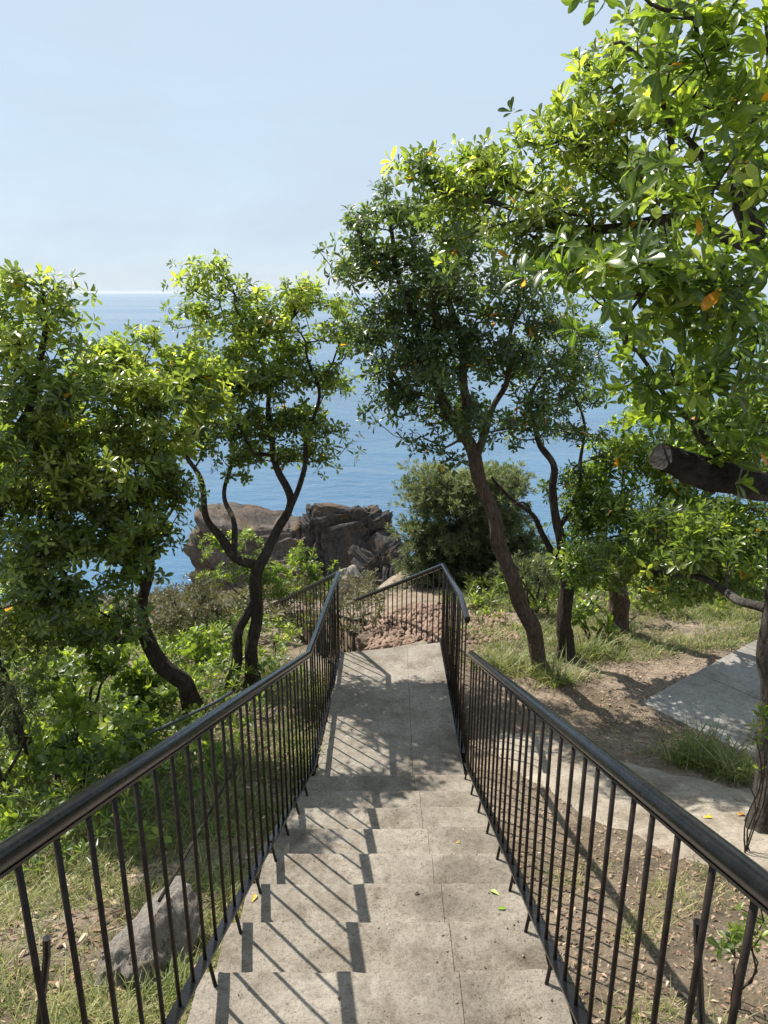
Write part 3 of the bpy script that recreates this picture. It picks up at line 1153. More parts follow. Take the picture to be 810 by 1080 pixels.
def crown_leaves(T, tips, pts, parent, mat, per, length, width, spread, extra=2, jit=0.085, young=0.3, detail=False,
                 droop=0.25, dying=0.004, up=0.95, light_fn=None, thin_fn=None):
    rng = T.rng
    pos = np.array(T.pos)
    par = np.array(T.par)
    tips = np.array(tips)
    c0 = pos[tips]
    dirs = unit(c0 - pos[par[tips]])
    centre = c0.mean(0)
    outw = unit(c0 - centre)
    axes = unit(dirs * 0.5 + outw * 0.45 + np.array((0, 0, up)) + rng.normal(0, 0.3, c0.shape))
    C, A = [c0], [axes]
    for _ in range(extra):
        off = rng.normal(0, jit, c0.shape)
        off[:, 2] *= 0.7
        C.append(c0 + off)
        A.append(unit(axes * 0.6 + unit(off) * 0.6 + rng.normal(0, 0.3, c0.shape)))
    C, A = np.concatenate(C), np.concatenate(A)
    ext = np.tile(np.clip(0.22 * outw[:, 2] + 0.10 * rng.normal(0, 1, len(outw)), -0.12, 0.32), 1 + extra)   # crown tops tinted lighter: sunlight put into the leaf colour, besides new growth
    arr = rosettes(C, A, per, length, width, spread, rng, young, dying, ext)
    return build_leaves('crown', *arr, mat, parent, detail=detail, droop=droop, rng=rng)


def finish_tree(T, tips, root, bark, leaf, per=8, length=0.075, width=0.03, spread=(38, 92), **kw):
    T.finish_radii()
    V, Fc = T.wood()
    o = mesh_obj('trunk', V, Fc, bark, root, smooth=True)
    crown_leaves(T, tips, None, root, leaf, per, length, width, spread, **kw)
    return o


G_TREE = 'evergreen trees beside the stairs'


def base_of(x, y):
    return (x, y, float(ground_h(x, y)))


# --- tree with twin trunk, left of the landing
T = Tree(101)
b = base_of(-1.40, 6.75)
root = empty('broadleaf_tree', 'evergreen tree with dark forked twin trunk beside landing, left of stairs', 'tree', b, G_TREE)
y = 6.8
e = T.limb([np.array(b) - (0, 0, .15), P(267, 680, 6.75), P(270, 640, y), P(273, 597, y)], 0.066, 0.06)
fork = e
l1 = T.limb([P(248, 588, 6.87), P(224, 556, 7.00), P(214, 520, 7.15), P(200, 484, 7.36), P(190, 455, 7.52)], 0.05, 0.014, fork)
n1 = T.nearest(P(248, 588, 6.87))
T.limb([P(245, 545, 7.26), P(236, 512, 7.50), P(247, 480, 7.73), P(240, 440, 7.95)], 0.034, 0.012, n1)
l2 = T.limb([P(288, 570, 7.02), P(303, 540, 7.19), P(302, 510, 7.36), P(286, 475, 7.51), P(285, 430, 7.65), P(278, 390, 7.65), P(250, 330, 7.65)], 0.05, 0.012, fork)
T.limb([P(318, 510, 7.31), P(322, 470, 7.49), P(335, 420, 7.55), P(322, 360, 7.55)], 0.032, 0.010, T.nearest(P(303, 538, 7.20)))
T.limb([P(262, 470, 7.34), P(235, 415, 7.35)], 0.024, 0.008, T.nearest(P(288, 480, 7.48)))
T.limb([np.array(b) + (-0.24, 0.02, -0.12), P(249, 690, 6.72), P(257, 655, 6.75), P(271, 622, 6.8)], 0.055, 0.045)
cl = [(222, 482, 24, 13, 7.5, .35), (275, 474, 26, 13, 7.6, .35), (312, 478, 22, 12, 7.7, .3), (245, 500, 14, 8, 7.5, .2), (300, 330, 26, 20, 7.7, .4), (227, 274, 15, 13, 7.65, .22), (222, 305, 26, 22, 7.65, .4), (262, 312, 34, 22, 7.65, .45), (310, 300, 28, 17, 7.75, .4), (343, 318, 20, 26, 7.65, .35),
      (215, 340, 24, 22, 7.55, .4), (255, 355, 40, 26, 7.65, .55), (300, 350, 30, 24, 7.75, .45), (348, 365, 25, 30, 7.65, .4), (235, 400, 34, 28, 7.45, .5),
      (285, 395, 40, 30, 7.55, .6), (335, 405, 30, 28, 7.65, .45), (262, 440, 38, 26, 7.45, .5), (312, 440, 34, 26, 7.65, .5), (352, 455, 25, 16, 7.65, .3),
      (228, 460, 30, 22, 7.45, .4), (335, 480, 22, 13, 7.65, .25), (206, 430, 18, 26, 7.65, .35), (368, 468, 10, 8, 7.65, .12), (195, 468, 18, 16, 7.55, .3)]
pts = clump_points(cl, 285, T.rng, 0.07)
tips = T.grow(pts)
finish_tree(T, tips, root, M_BARK, M_LEAF, 8, 0.08, 0.033, young=0.42, extra=2, jit=0.085)

# --- leaning tree on the left
T = Tree(202)
b = base_of(-1.80, 6.25)
root = empty('broadleaf_tree', 'evergreen tree with dark trunk leaning left from ground behind left railing', 'tree', b, G_TREE)
e = T.limb([np.array(b) + (0.02, 0, -.12), P(196, 727, 6.1), P(168, 694, 6.0), P(152, 668, 5.95)], 0.085, 0.065)
la = T.limb([P(122, 672, 5.8), P(90, 640, 5.6), P(60, 600, 5.4), P(40, 540, 5.3)], 0.05, 0.014, e)
lb = T.limb([P(150, 630, 6.0), P(158, 590, 6.05), P(155, 540, 6.1), P(165, 480, 6.1), P(150, 410, 6.1)], 0.055, 0.014, e)
T.limb([P(130, 560, 5.9), P(100, 500, 5.8), P(80, 440, 5.8)], 0.03, 0.01, T.nearest(P(152, 622, 6.0)))
T.limb([P(185, 530, 6.2), P(205, 500, 6.25)], 0.02, 0.008, T.nearest(P(158, 575, 6.05)))
cl = [(165, 520, 26, 26, 6.1, .35), (140, 560, 30, 24, 5.9, .35), (178, 490, 22, 22, 6.2, .3), (110, 655, 30, 14, 5.6, .3), (205, 395, 22, 26, 6.4, .4), (208, 440, 20, 24, 6.4, .35), (165, 358, 24, 10, 6.3, .3), (130, 372, 42, 16, 6.2, .5), (182, 378, 26, 18, 6.3, .4), (95, 400, 40, 24, 6.1, .55), (150, 415, 45, 28, 6.1, .6), (196, 415, 26, 24, 6.3, .4),
      (70, 450, 48, 32, 5.8, .6), (125, 460, 45, 34, 5.9, .6), (180, 460, 28, 30, 6.2, .45), (40, 500, 46, 34, 5.5, .6), (100, 515, 48, 32, 5.6, .6),
      (150, 515, 30, 28, 5.9, .45), (20, 560, 44, 34, 5.3, .5), (75, 570, 46, 32, 5.4, .55), (125, 565, 34, 28, 5.7, .45), (165, 560, 22, 18, 6.0, .3),
      (30, 620, 46, 30, 5.2, .5), (85, 620, 40, 26, 5.4, .5), (130, 610, 26, 20, 5.7, .35), (60, 662, 44, 20, 5.3, .4), (15, 670, 30, 24, 5.1, .4), (120, 648, 22, 13, 5.6, .25)]
pts = clump_points(cl, 346, T.rng, 0.07)
tips = T.grow(pts)
finish_tree(T, tips, root, M_BARK, M_LEAF, 8, 0.085, 0.035, young=0.5, extra=2, jit=0.085)

# --- tree at the left edge with a tall tip
T = Tree(303)
b = base_of(-3.1, 5.5)
root = empty('broadleaf_tree', 'evergreen tree at left edge whose narrow top stands against the sea', 'tree', b, G_TREE)
e = T.limb([np.array(b) - (0, 0, .15), P(-20, 640, 5.50), P(5, 520, 5.40), P(25, 440, 5.40), P(48, 360, 5.40), P(42, 300, 5.40)], 0.10, 0.012)
T.limb([P(-30, 450, 5.30), P(-10, 380, 5.30)], 0.04, 0.01, T.nearest(P(0, 530, 5.40)))
cl = [(40, 293, 24, 11, 5.40, .3), (72, 303, 12, 8, 5.40, .2), (12, 308, 24, 14, 5.40, .3), (40, 325, 34, 18, 5.40, .4), (68, 340, 18, 16, 5.40, .3), (10, 345, 30, 20, 5.40, .4),
      (48, 365, 30, 16, 5.40, .4), (10, 385, 36, 22, 5.30, .5), (45, 405, 36, 26, 5.30, .5), (5, 430, 40, 30, 5.10, .5), (-20, 480, 50, 40, 5.00, .6), (-20, 360, 30, 50, 5.30, .5), (30, 470, 40, 30, 5.20, .5)]
pts = clump_points(cl, 250, T.rng, 0.07)
tips = T.grow(pts)
finish_tree(T, tips, root, M_BARK, M_LEAF, 8, 0.085, 0.034, young=0.25, extra=2, jit=0.085)

# --- tall tree right of the landing, leaning over it
T = Tree(404)
b = base_of(1.72, 6.95)
root = empty('broadleaf_tree', 'tall evergreen tree with brown trunk leaning left over landing, right of stairs', 'tree', b, G_TREE)
e = T.limb([np.array(b) - (0, 0, .15), P(562, 668, 6.94), P(537, 603, 6.91), P(517, 535, 6.88), P(500, 485, 6.87), P(488, 458, 6.85)], 0.084, 0.064)
T.limb([P(468, 425, 6.84), P(450, 385, 6.82), P(435, 330, 6.82), P(415, 270, 6.82), P(408, 215, 6.82)], 0.055, 0.012, e)
T.limb([P(492, 420, 6.84), P(485, 360, 6.84), P(470, 290, 6.84), P(465, 220, 6.84)], 0.05, 0.012, e)
T.limb([P(520, 435, 6.87), P(535, 390, 6.88), P(545, 320, 6.88)], 0.04, 0.012, T.nearest(P(498, 480, 6.87)))
T.limb([P(440, 415, 6.81), P(405, 395, 6.79)], 0.028, 0.008, T.nearest(P(468, 425, 6.84)))
T.limb([P(470, 470, 6.82), P(445, 462, 6.81)], 0.016, 0.006, T.nearest(P(490, 465, 6.85)))
cl = [(408, 190, 13, 16, 6.70, .25), (385, 225, 20, 20, 6.70, .35), (425, 215, 26, 24, 6.70, .4), (375, 260, 18, 24, 6.70, .3), (410, 265, 34, 30, 6.70, .5), (450, 250, 34, 34, 6.73, .5),
      (385, 310, 24, 32, 6.67, .4), (425, 320, 36, 34, 6.67, .55), (470, 310, 36, 36, 6.73, .6), (395, 365, 28, 26, 6.63, .4), (440, 375, 38, 32, 6.67, .6), (490, 370, 38, 34, 6.73, .6),
      (400, 402, 26, 14, 6.63, .3), (450, 425, 34, 24, 6.67, .4), (500, 425, 36, 26, 6.73, .45), (530, 320, 36, 40, 6.79, .5), (540, 385, 34, 34, 6.82, .5), (545, 435, 28, 20, 6.82, .35),
      (495, 250, 36, 36, 6.75, .5), (450, 462, 22, 13, 6.67, .2), (480, 470, 20, 14, 6.70, .2), (570, 340, 24, 30, 6.84, .4), (415, 440, 12, 8, 6.63, .15)]
pts = clump_points(cl, 340, T.rng, 0.07)
tips = T.grow(pts)
finish_tree(T, tips, root, M_BARKR, M_LEAFD, 8, 0.078, 0.028, young=0.28, extra=2, jit=0.085)

# --- crooked tree just behind it
T = Tree(505)
b = base_of(2.02, 7.35)
root = empty('broadleaf_tree', 'evergreen tree with crooked dark upper limbs, standing just behind the tall brown trunk', 'tree', b, G_TREE)
e = T.limb([np.array(b) - (0, 0, .15), P(596, 660, 7.35), P(597, 620, 7.35), P(595, 598, 7.35)], 0.085, 0.07)
T.limb([P(590, 558, 7.3), P(581, 515, 7.3), P(585, 487, 7.25), P(566, 465, 7.2), P(560, 420, 7.2), P(585, 370, 7.2)], 0.055, 0.012, e)
T.limb([P(580, 580, 7.4), P(565, 547, 7.4), P(540, 525, 7.4), P(520, 505, 7.4)], 0.04, 0.012, e)
T.limb([P(605, 530, 7.4), P(615, 480, 7.4), P(610, 420, 7.4)], 0.03, 0.010, T.nearest(P(590, 560, 7.3)))
T.limb([P(552, 530, 7.2), P(535, 540, 7.2)], 0.016, 0.006, T.nearest(P(565, 547, 7.4)))
cl = [(590, 365, 34, 24, 7.3, .5), (615, 400, 20, 26, 7.3, .4), (565, 400, 30, 28, 7.3, .45), (600, 440, 26, 24, 7.3, .4), (620, 480, 16, 26, 7.4, .3), (600, 515, 18, 16, 7.3, .25),
      (560, 450, 24, 18, 7.3, .3), (615, 340, 26, 18, 7.4, .4), (625, 445, 14, 22, 7.4, .3), (540, 470, 14, 10, 7.3, .2), (610, 545, 14, 14, 7.4, .25)]
pts = clump_points(cl, 315, T.rng, 0.07)
tips = T.grow(pts)
finish_tree(T, tips, root, M_BARK, M_LEAFD, 8, 0.074, 0.025, young=0.22, extra=2, jit=0.085)

# --- near tree on the right with the sawn limb
T = Tree(606)
b = base_of(2.42, 3.8)
root = empty('broadleaf_tree', 'large glossy leaved evergreen tree at right edge overhanging the stairs, with a sawn limb', 'tree', b, G_TREE)
e = T.limb([np.array(b) - (0, 0, .15), P(818, 850, 3.85), P(821, 760, 3.9), P(822, 680, 3.9), P(830, 610, 3.85), P(845, 540, 3.7), P(870, 470, 3.6)], 0.115, 0.10, wob=0.004)
n540 = T.nearest(P(845, 540, 3.7))
T.limb([P(880, 380, 3.5), P(850, 310, 3.4), P(800, 262, 3.3), P(778, 195, 3.3), P(795, 130, 3.3), P(815, 60, 3.3)], 0.085, 0.02, e)
T.limb([P(880, 330, 4.1), P(800, 262, 4.4), P(730, 236, 4.5), P(650, 240, 4.6), P(580, 235, 4.7), P(510, 215, 4.8)], 0.07, 0.012, T.nearest(P(875, 420, 3.55)))
n = T.nearest(P(715, 238, 4.5))
T.limb([P(697, 195, 4.6), P(640, 165, 4.7), P(590, 150, 4.8)], 0.03, 0.010, n)
T.limb([P(712, 160, 4.5), P(690, 90, 4.5), P(660, 40, 4.5)], 0.03, 0.010, n)
T.limb([P(740, 175, 3.1), P(700, 110, 2.9)], 0.02, 0.008, T.nearest(P(778, 195, 3.3)))
T.limb([P(770, 120, 3.0), P(735, 50, 2.9)], 0.02, 0.008, T.nearest(P(790, 145, 3.3)))
T.limb([P(770, 300, 3.0), P(700, 320, 2.8), P(620, 300, 2.7)], 0.02, 0.006, T.nearest(P(810, 270, 3.3)))
# low limb reaching left
T.limb([P(770, 625, 4.4), P(720, 607, 4.9), P(680, 600, 5.2)], 0.035, 0.012, T.nearest(P(806, 650, 3.88)))
# shoots standing on the sawn limb
stub_end, stub_in = P(697, 484, 3.05), P(855, 525, 3.68)
sj = T.limb([P(800, 512, 3.45), P(760, 500, 3.28)], 0.06, 0.055, n540)
T.limb([P(745, 470, 3.25), P(690, 395, 3.15), P(660, 360, 3.1)], 0.016, 0.006, sj)
T.limb([P(735, 440, 3.1), P(760, 380, 3.0)], 0.016, 0.006, sj)
T.limb([P(795, 470, 3.3), P(790, 420, 3.2)], 0.016, 0.006, T.nearest(P(800, 512, 3.45)))
near = [(775, 472, 24, 14, 3.2, .15), (770, 30, 40, 34, 2.9, .3), (725, 60, 26, 30, 2.8, .25), (795, 95, 30, 40, 3.0, .3), (745, 120, 30, 34, 2.8, .28), (790, 170, 30, 38, 3.0, .3), (738, 185, 26, 26, 2.75, .25),
        (705, 215, 18, 16, 2.7, .2), (760, 235, 36, 30, 2.9, .3), (700, 275, 34, 24, 2.75, .28), (640, 285, 26, 18, 2.7, .22), (603, 292, 24, 18, 2.65, .2), (790, 290, 30, 34, 3.0, .3), (745, 315, 40, 28, 2.85, .3),
        (660, 330, 34, 18, 2.75, .25), (690, 365, 34, 24, 2.9, .25), (745, 375, 36, 28, 3.0, .3), (792, 370, 30, 36, 3.1, .3), (660, 400, 20, 20, 3.0, .2), (710, 420, 34, 24, 3.1, .25),
        (760, 430, 36, 26, 3.2, .3), (800, 440, 26, 34, 3.3, .3), (738, 15, 18, 18, 2.8, .2)]
over = [(640, 55, 20, 26, 4.6, .35), (672, 85, 28, 30, 4.6, .4), (655, 30, 24, 18, 4.5, .3), (690, 40, 26, 30, 4.5, .4), (555, 140, 20, 16, 4.8, .3), (528, 160, 28, 20, 4.8, .35), (450, 165, 24, 22, 4.9, .35), (495, 185, 34, 24, 4.9, .4),
        (445, 205, 22, 24, 4.9, .35), (480, 225, 40, 24, 4.9, .4), (545, 195, 40, 30, 4.8, .45), (600, 185, 36, 34, 4.8, .45), (610, 120, 18, 18, 4.8, .3), (640, 145, 36, 36, 4.7, .5), (690, 150, 36, 40, 4.6, .5),
        (560, 240, 48, 24, 4.7, .4), (625, 225, 44, 32, 4.6, .45), (680, 215, 40, 40, 4.5, .5), (650, 270, 44, 20, 4.5, .35), (530, 265, 26, 13, 4.8, .25), (470, 250, 30, 12, 4.9, .25), (730, 100, 30, 50, 4.4, .5), (595, 275, 30, 14, 4.6, .25)]
twig = [(622, 4, 15, 4, 2.5, .06)]
low = [(700, 585, 30, 18, 5.0, .3), (740, 600, 30, 16, 4.7, .3), (665, 590, 24, 16, 5.2, .25), (770, 600, 24, 18, 4.5, .25), (720, 560, 34, 20, 4.9, .35), (690, 618, 18, 8, 5.1, .2), (765, 560, 30, 22, 4.7, .3)]
pl_ = clump_points(low, 480, T.rng, 0.075)
pn = clump_points(near, 420, T.rng, 0.075)
po = clump_points(over, 330, T.rng, 0.075)
T.limb([P(720, 10, 2.75), P(665, -12, 2.6), P(632, -4, 2.5), P(618, 2, 2.5)], 0.008, 0.004, T.nearest(P(735, 50, 2.9)))
tn = T.grow(pn)
nn_ = len(tn)
to = list(T.grow(po)) + list(T.grow(pl_))
T.finish_radii()
V, Fc = T.wood()
mesh_obj('trunk', V, Fc, M_BARKG, root, smooth=True)
crown_leaves(T, list(tn), None, root, M_LEAFN, 8, 0.084, 0.034, (30, 88), extra=2, jit=0.09, young=0.4, detail=True, up=0.75, dying=0.006)
crown_leaves(T, to, None, root, M_LEAF, 8, 0.080, 0.031, (25, 85), extra=2, jit=0.085, young=0.3, detail=True, dying=0.006)
tc_ = np.array([P(640, -6, 2.5), P(618, -8, 2.5), P(628, -6, 2.45)])
arr = rosettes(tc_, np.array([(0.2, -0.1, -0.9), (-0.6, 0, -0.5), (-0.1, -0.3, -0.8)]), 4, 0.08, 0.036, (20, 60), T.rng, 0.5, 0)
build_leaves('hanging_leaves', *arr, M_LEAFN, root, detail=True, rng=T.rng)
# the sawn limb itself
d = unit(stub_end - stub_in)
path = [stub_in + (stub_end - stub_in) * t + np.array((0, 0, 0.012 * math.sin(7 * t))) for t in np.linspace(0, 1, 40)]
V, Fc = sweep(path, 0, 36, False, [0.070 - 0.008 * t + 0.006 * math.sin(11 * t) for t in np.linspace(0, 1, 40)], 0.13, random.Random(2))
stub = mesh_obj('sawn_limb', V, Fc, M_LIMB, root, smooth=True)
rim = [Vector(v) for v in V[-36:]]
cen = sum(rim, Vector()) / 36
face = [rim[k] for k in range(36)]
VV, FF = list(face), []
for q in (0.8, 0.55, 0.3):
    VV += [cen + (v - cen) * q + Vector(d) * (0.004 * noise.noise(v * 60 * q) - 0.003) for v in face]
VV.append(cen)
for rg_ in range(3):
    a0, b0 = 36 * rg_, 36 * (rg_ + 1)
    FF += [(a0 + k, a0 + (k + 1) % 36, b0 + (k + 1) % 36, b0 + k) for k in range(36)]
FF += [(108 + k, 108 + (k + 1) % 36, 144) for k in range(36)]
mesh_obj('sawn_face', VV, FF, M_CUT, stub)

# --- tree behind on the right, crown over the path
T = Tree(707)
b = base_of(2.92, 8.3)
root = empty('broadleaf_tree', 'low evergreen tree with short thick trunk and bright crown beyond the concrete path', 'tree', b, G_TREE)
e = T.limb([np.array(b) - (0, 0, .15), P(652, 640, 8.3), P(655, 610, 8.2), P(680, 570, 8.0)], 0.12, 0.085)
T.limb([P(650, 540, 7.6), P(630, 500, 7.5)], 0.04, 0.012, e)
T.limb([P(720, 540, 7.6), P(760, 510, 7.4), P(790, 480, 7.2)], 0.05, 0.012, e)
T.limb([P(700, 520, 7.8), P(690, 470, 7.8)], 0.04, 0.012, e)
cl = [(625, 545, 24, 30, 7.3, .4), (650, 470, 28, 22, 7.6, .4), (690, 455, 30, 18, 7.6, .4), (600, 590, 16, 16, 7.1, .25), (690, 610, 30, 14, 6.9, .3), (635, 610, 24, 12, 7.0, .3), (665, 470, 20, 20, 7.6, .4), (700, 490, 40, 26, 7.4, .5), (760, 480, 40, 28, 7.2, .5), (800, 490, 30, 34, 7.0, .5), (640, 530, 34, 26, 7.3, .5), (690, 540, 40, 26, 7.2, .5), (745, 535, 42, 28, 7.0, .5),
      (615, 570, 26, 22, 7.2, .4), (660, 585, 36, 20, 7.0, .4), (715, 585, 40, 22, 6.9, .4), (770, 580, 40, 26, 6.8, .45), (800, 560, 26, 36, 6.8, .45), (640, 500, 22, 20, 7.5, .4), (740, 610, 36, 14, 6.8, .3), (790, 615, 26, 18, 6.7, .3), (610, 600, 18, 13, 7.1, .25)]
pts = clump_points(cl, 365, T.rng, 0.07)
tips = T.grow(pts)
finish_tree(T, tips, root, M_BARKR, M_LEAFN, 8, 0.088, 0.032, young=0.6, extra=2, jit=0.085)


# ------------------------------------------------------------------ bushes
DENSE = 2.6


def bush(name, label, cat, c, mat, bark, px, Y, dens, per, length, width, spread, seed, young=0.3, extra=2, jit=0.08, group=None, stems=5, up=0.9, droop=0.2, mind=0.08, x=None):
    T = Tree(seed)
    u0 = sum(q[0] for q in px) / len(px)
    v0 = max(q[1] + q[3] for q in px)
    bx = P(u0, v0, Y)
    b = base_of(bx[0], Y)
    root = empty(name, label, cat, b, group)
    cl = [(q[0], q[1], q[2], q[3], q[4] if len(q) > 4 else Y, q[5] if len(q) > 5 else q[2] * pxm(q[1], Y) * 0.8) for q in px]
    pts = clump_points(cl, dens * DENSE, T.rng, mind * 0.8)
    top = pts[:, 2].max()
    T.add(np.array(b) - (0, 0, .1), -1, 0.02)
    for k in range(stems):
        tgt = pts[T.rng.integers(len(pts))]
        st = np.array(b) + T.rng.normal(0, 0.08 if dens < 500 else 0.02, 3) * (1, 1, 0)
        T.limb([st - (0, 0, .1), st + (tgt - st) * 0.5 + T.rng.normal(0, 0.05 if dens < 500 else 0.008, 3), st + (tgt - st) * 0.85], 0.022 if dens < 500 else 0.006, 0.007 if dens < 500 else 0.003)
    tips = T.grow(pts, 0.2, crook=0.12 if dens < 500 else 0.04, up=0.1 if dens < 500 else -0.05)
    T.finish_radii(0.0025)
    V, Fc = T.wood()
    o = mesh_obj('stems', V, Fc, bark, root, smooth=True)
    w = crown_leaves(T, tips, None, root, mat, per, length, width, spread, extra=extra, jit=jit, young=young, up=up, droop=droop, dying=0.0)
    w.name = 'foliage'
    return root


bush('heath_shrub', 'tall dense grey green heath bush right of the dark rock', 'shrub', None, M_HEATH, M_TWIG,
     [(480, 520, 42, 26), (445, 535, 24, 26), (520, 530, 36, 32), (450, 580, 28, 34), (490, 575, 40, 38), (535, 580, 36, 40), (440, 615, 20, 20), (480, 620, 36, 26), (525, 625, 34, 24), (470, 500, 22, 9), (505, 500, 20, 9)],
     11.2, 110, 14, 0.10, 0.018, (12, 60), 811, 0.35, 8, 0.12, 'shrubs on the slope', 8, 1.5, 0.1, 0.12)
bush('heath_shrub', 'small grey green heath bush between the two right trunks', 'shrub', None, M_HEATH, M_TWIG,
     [(565, 615, 18, 18), (548, 600, 14, 16), (570, 595, 14, 14)], 9.0, 90, 14, 0.085, 0.014, (12, 55), 812, 0.4, 5, 0.10, 'shrubs on the slope', 5, 1.3, 0.1, 0.1)
bush('leafy_shrub', 'bright green leafy shrub in front of rock, behind the lower left railing', 'shrub', None, M_VINE, M_TWIG,
     [(318, 602, 26, 18), (285, 592, 24, 22), (255, 600, 24, 22), (300, 622, 30, 16), (230, 592, 20, 22), (338, 615, 14, 10), (262, 572, 14, 10), (225, 572, 14, 12)],
     10.5, 75, 8, 0.085, 0.038, (30, 85), 813, 0.35, 2, 0.1, 'shrubs on the slope')
bush('dry_shrub', 'brownish dry bush between the leaning trunk and the twin trunk', 'shrub', None, M_DRYBUSH, M_TWIG,
     [(195, 640, 32, 24), (180, 660, 28, 26), (215, 665, 26, 24), (200, 620, 24, 14), (225, 640, 18, 20)], 8.9, 90, 12, 0.06, 0.012, (15, 70), 814, 0.4, 5, 0.1, 'shrubs on the slope', 9)
bush('dark_shrub', 'dark dense shrub at left edge below the leaning tree', 'shrub', None, M_HEATH, M_TWIG,
     [(10, 730, 30, 34), (5, 780, 26, 30), (28, 760, 20, 30), (-15, 700, 24, 40)], 4.8, 190, 10, 0.06, 0.012, (15, 60), 815, 0.1, 3, 0.07, 'shrubs on the slope')
VB = [(8, 815, [(95, 700, 34, 20), (60, 715, 28, 22), (120, 690, 20, 15)], 6.2, 'broad leaved green creeper nearest the leaning trunk, in full sun'),
      (9, 816, [(150, 715, 30, 22), (180, 735, 26, 18), (140, 745, 26, 18)], 6.3, 'broad leaved creeper at the foot of the leaning trunk'),
      (7, 817, [(70, 770, 34, 22), (40, 800, 28, 20), (100, 790, 26, 16)], 4.9, 'low leafy creeper beside the dark shrub at left'),
      (6, 818, [(120, 760, 32, 18), (155, 780, 24, 13)], 5.4, 'low leafy creeper just above the grey pipe'),
      (6, 819, [(225, 700, 24, 20), (210, 680, 18, 16)], 7.6, 'leafy creeper behind the two left trunks')]
for per, sd, px, Y, lab in VB:
    bush('creeper', lab, 'creeper', None, M_VINE, M_TWIG, px, Y, 120, per, 0.085, 0.065, (35, 88), sd, 0.45, 2, 0.1, 'leafy creepers left of the stairs', 6, 1.2, 0.15, 0.09)
bush('leafy_shrub', 'big leaved green plant in grass in front of the thick short trunk', 'shrub', None, M_LEAFN, M_TWIG,
     [(625, 650, 15, 9), (607, 645, 9, 8), (641, 660, 10, 8)], 7.9, 120, 9, 0.17, 0.06, (35, 85), 821, 0.3, 0, 0.08, 'shrubs on the slope', 4, 1.0)
bush('leafy_shrub', 'small bright weed with oval leaves behind the right handrail near the camera', 'shrub', None, M_VINE, M_TWIG,
     [(785, 960, 16, 26), (800, 985, 14, 20), (775, 1000, 10, 14)], 2.2, 900, 7, 0.042, 0.02, (30, 80), 822, 0.6, 1, 0.04, 'shrubs on the slope', 4, 1.0, 0.15, 0.045)
bush('leafy_shrub', 'small leafy plant at foot of the sawn limb tree', 'shrub', None, M_LEAFN, M_TWIG,
     [(795, 800, 8, 40), (800, 760, 8, 20)], 3.55, 700, 7, 0.05, 0.02, (30, 80), 823, 0.3, 1, 0.04, 'shrubs on the slope', 4, 1.0, 0.15, 0.05)
bush('leafy_shrub', 'green undergrowth between the leaning trunk and the left railing', 'shrub', None, M_LEAF, M_TWIG,
     [(285, 700, 18, 18), (300, 680, 14, 20), (240, 735, 16, 10)], 7.3, 150, 8, 0.07, 0.02, (20, 80), 824, 0.6, 1, 0.07, 'shrubs on the slope', 5)
bush('heath_shrub', 'low grey green bush on the slope left of the twin trunk', 'shrub', None, M_HEATH, M_TWIG,
     [(205, 690, 16, 12), (235, 685, 14, 12)], 8.2, 120, 10, 0.06, 0.012, (15, 60), 825, 0.4, 2, 0.08, 'shrubs on the slope')
bush('heath_shrub', 'rounded green bush on the slope right of the far railing', 'shrub', None, M_LEAFD, M_TWIG,
     [(500, 650, 20, 14), (530, 655, 16, 12)], 9.3, 120, 9, 0.06, 0.018, (20, 70), 826, 0.4, 2, 0.08, 'shrubs on the slope')
bush('leafy_shrub', 'dense green shrubbery far behind the short thick trunk', 'shrub', None, M_VINE, M_TWIG,
     [(690, 600, 40, 26), (740, 590, 40, 30), (640, 605, 30, 22), (790, 600, 40, 34), (600, 610, 22, 20), (850, 590, 50, 40)], 11.0, 60, 8, 0.10, 0.042, (25, 85), 827, 0.35, 5, 0.14, 'shrubs on the slope', 8, 0.9, 0.2, 0.12)


# ------------------------------------------------------------------ grass and litter
def scatter(poly_fn, n, rng, box):
    x = rng.uniform(box[0], box[1], n)
    y = rng.uniform(box[2], box[3], n)
    k = poly_fn(x, y)
    return x[k], y[k]


def clumpy(x, y, f, thr, ph=0.0):
    return (np.sin(f * x + ph + 1.7 * np.sin(f * 0.7 * y)) * np.cos(f * 1.1 * y - ph + 1.3 * np.sin(f * 0.6 * x))) > thr


def grass(name, label, x, y, h, rng, dry=0.3, per=7, spread=0.035, w=0.006):
    n = len(x)
    bx = np.repeat(x, per) + rng.normal(0, spread, n * per)
    by = np.repeat(y, per) + rng.normal(0, spread, n * per)
    bz = ground_h(bx, by) - 0.01
    m = n * per
    a = rng.random(m) * 6.283
    lean = np.abs(rng.normal(0.35, 0.25, m))
    d = np.stack([np.cos(a) * lean, np.sin(a) * lean, np.ones(m)], 1)
    nr = np.stack([-np.cos(a), -np.sin(a), lean * 0.5], 1)
    L = 0.8 * h * (0.5 + rng.random(m)) * np.repeat(0.6 + 0.8 * rng.random(n), per)
    t = np.clip(0.2 + 0.35 * rng.random(m) + (np.repeat(rng.random(n), per) < dry) * (0.3 + 0.3 * rng.random(m)), 0, 0.97)
    rows = [(0, 1.0), (0.45, 0.85), (0.8, 0.5), (1.0, 0.0)]
    o = build_leaves(name, np.stack([bx, by, bz], 1), d, nr, L, np.full(m, w) * (0.7 + 0.6 * rng.random(m)), t, M_GRASS, None, droop=0.7, fold=0.25, rng=rng, lobe=rows)
    o['kind'] = 'stuff'
    o['label'] = label
    o['category'] = 'grass'
    return o


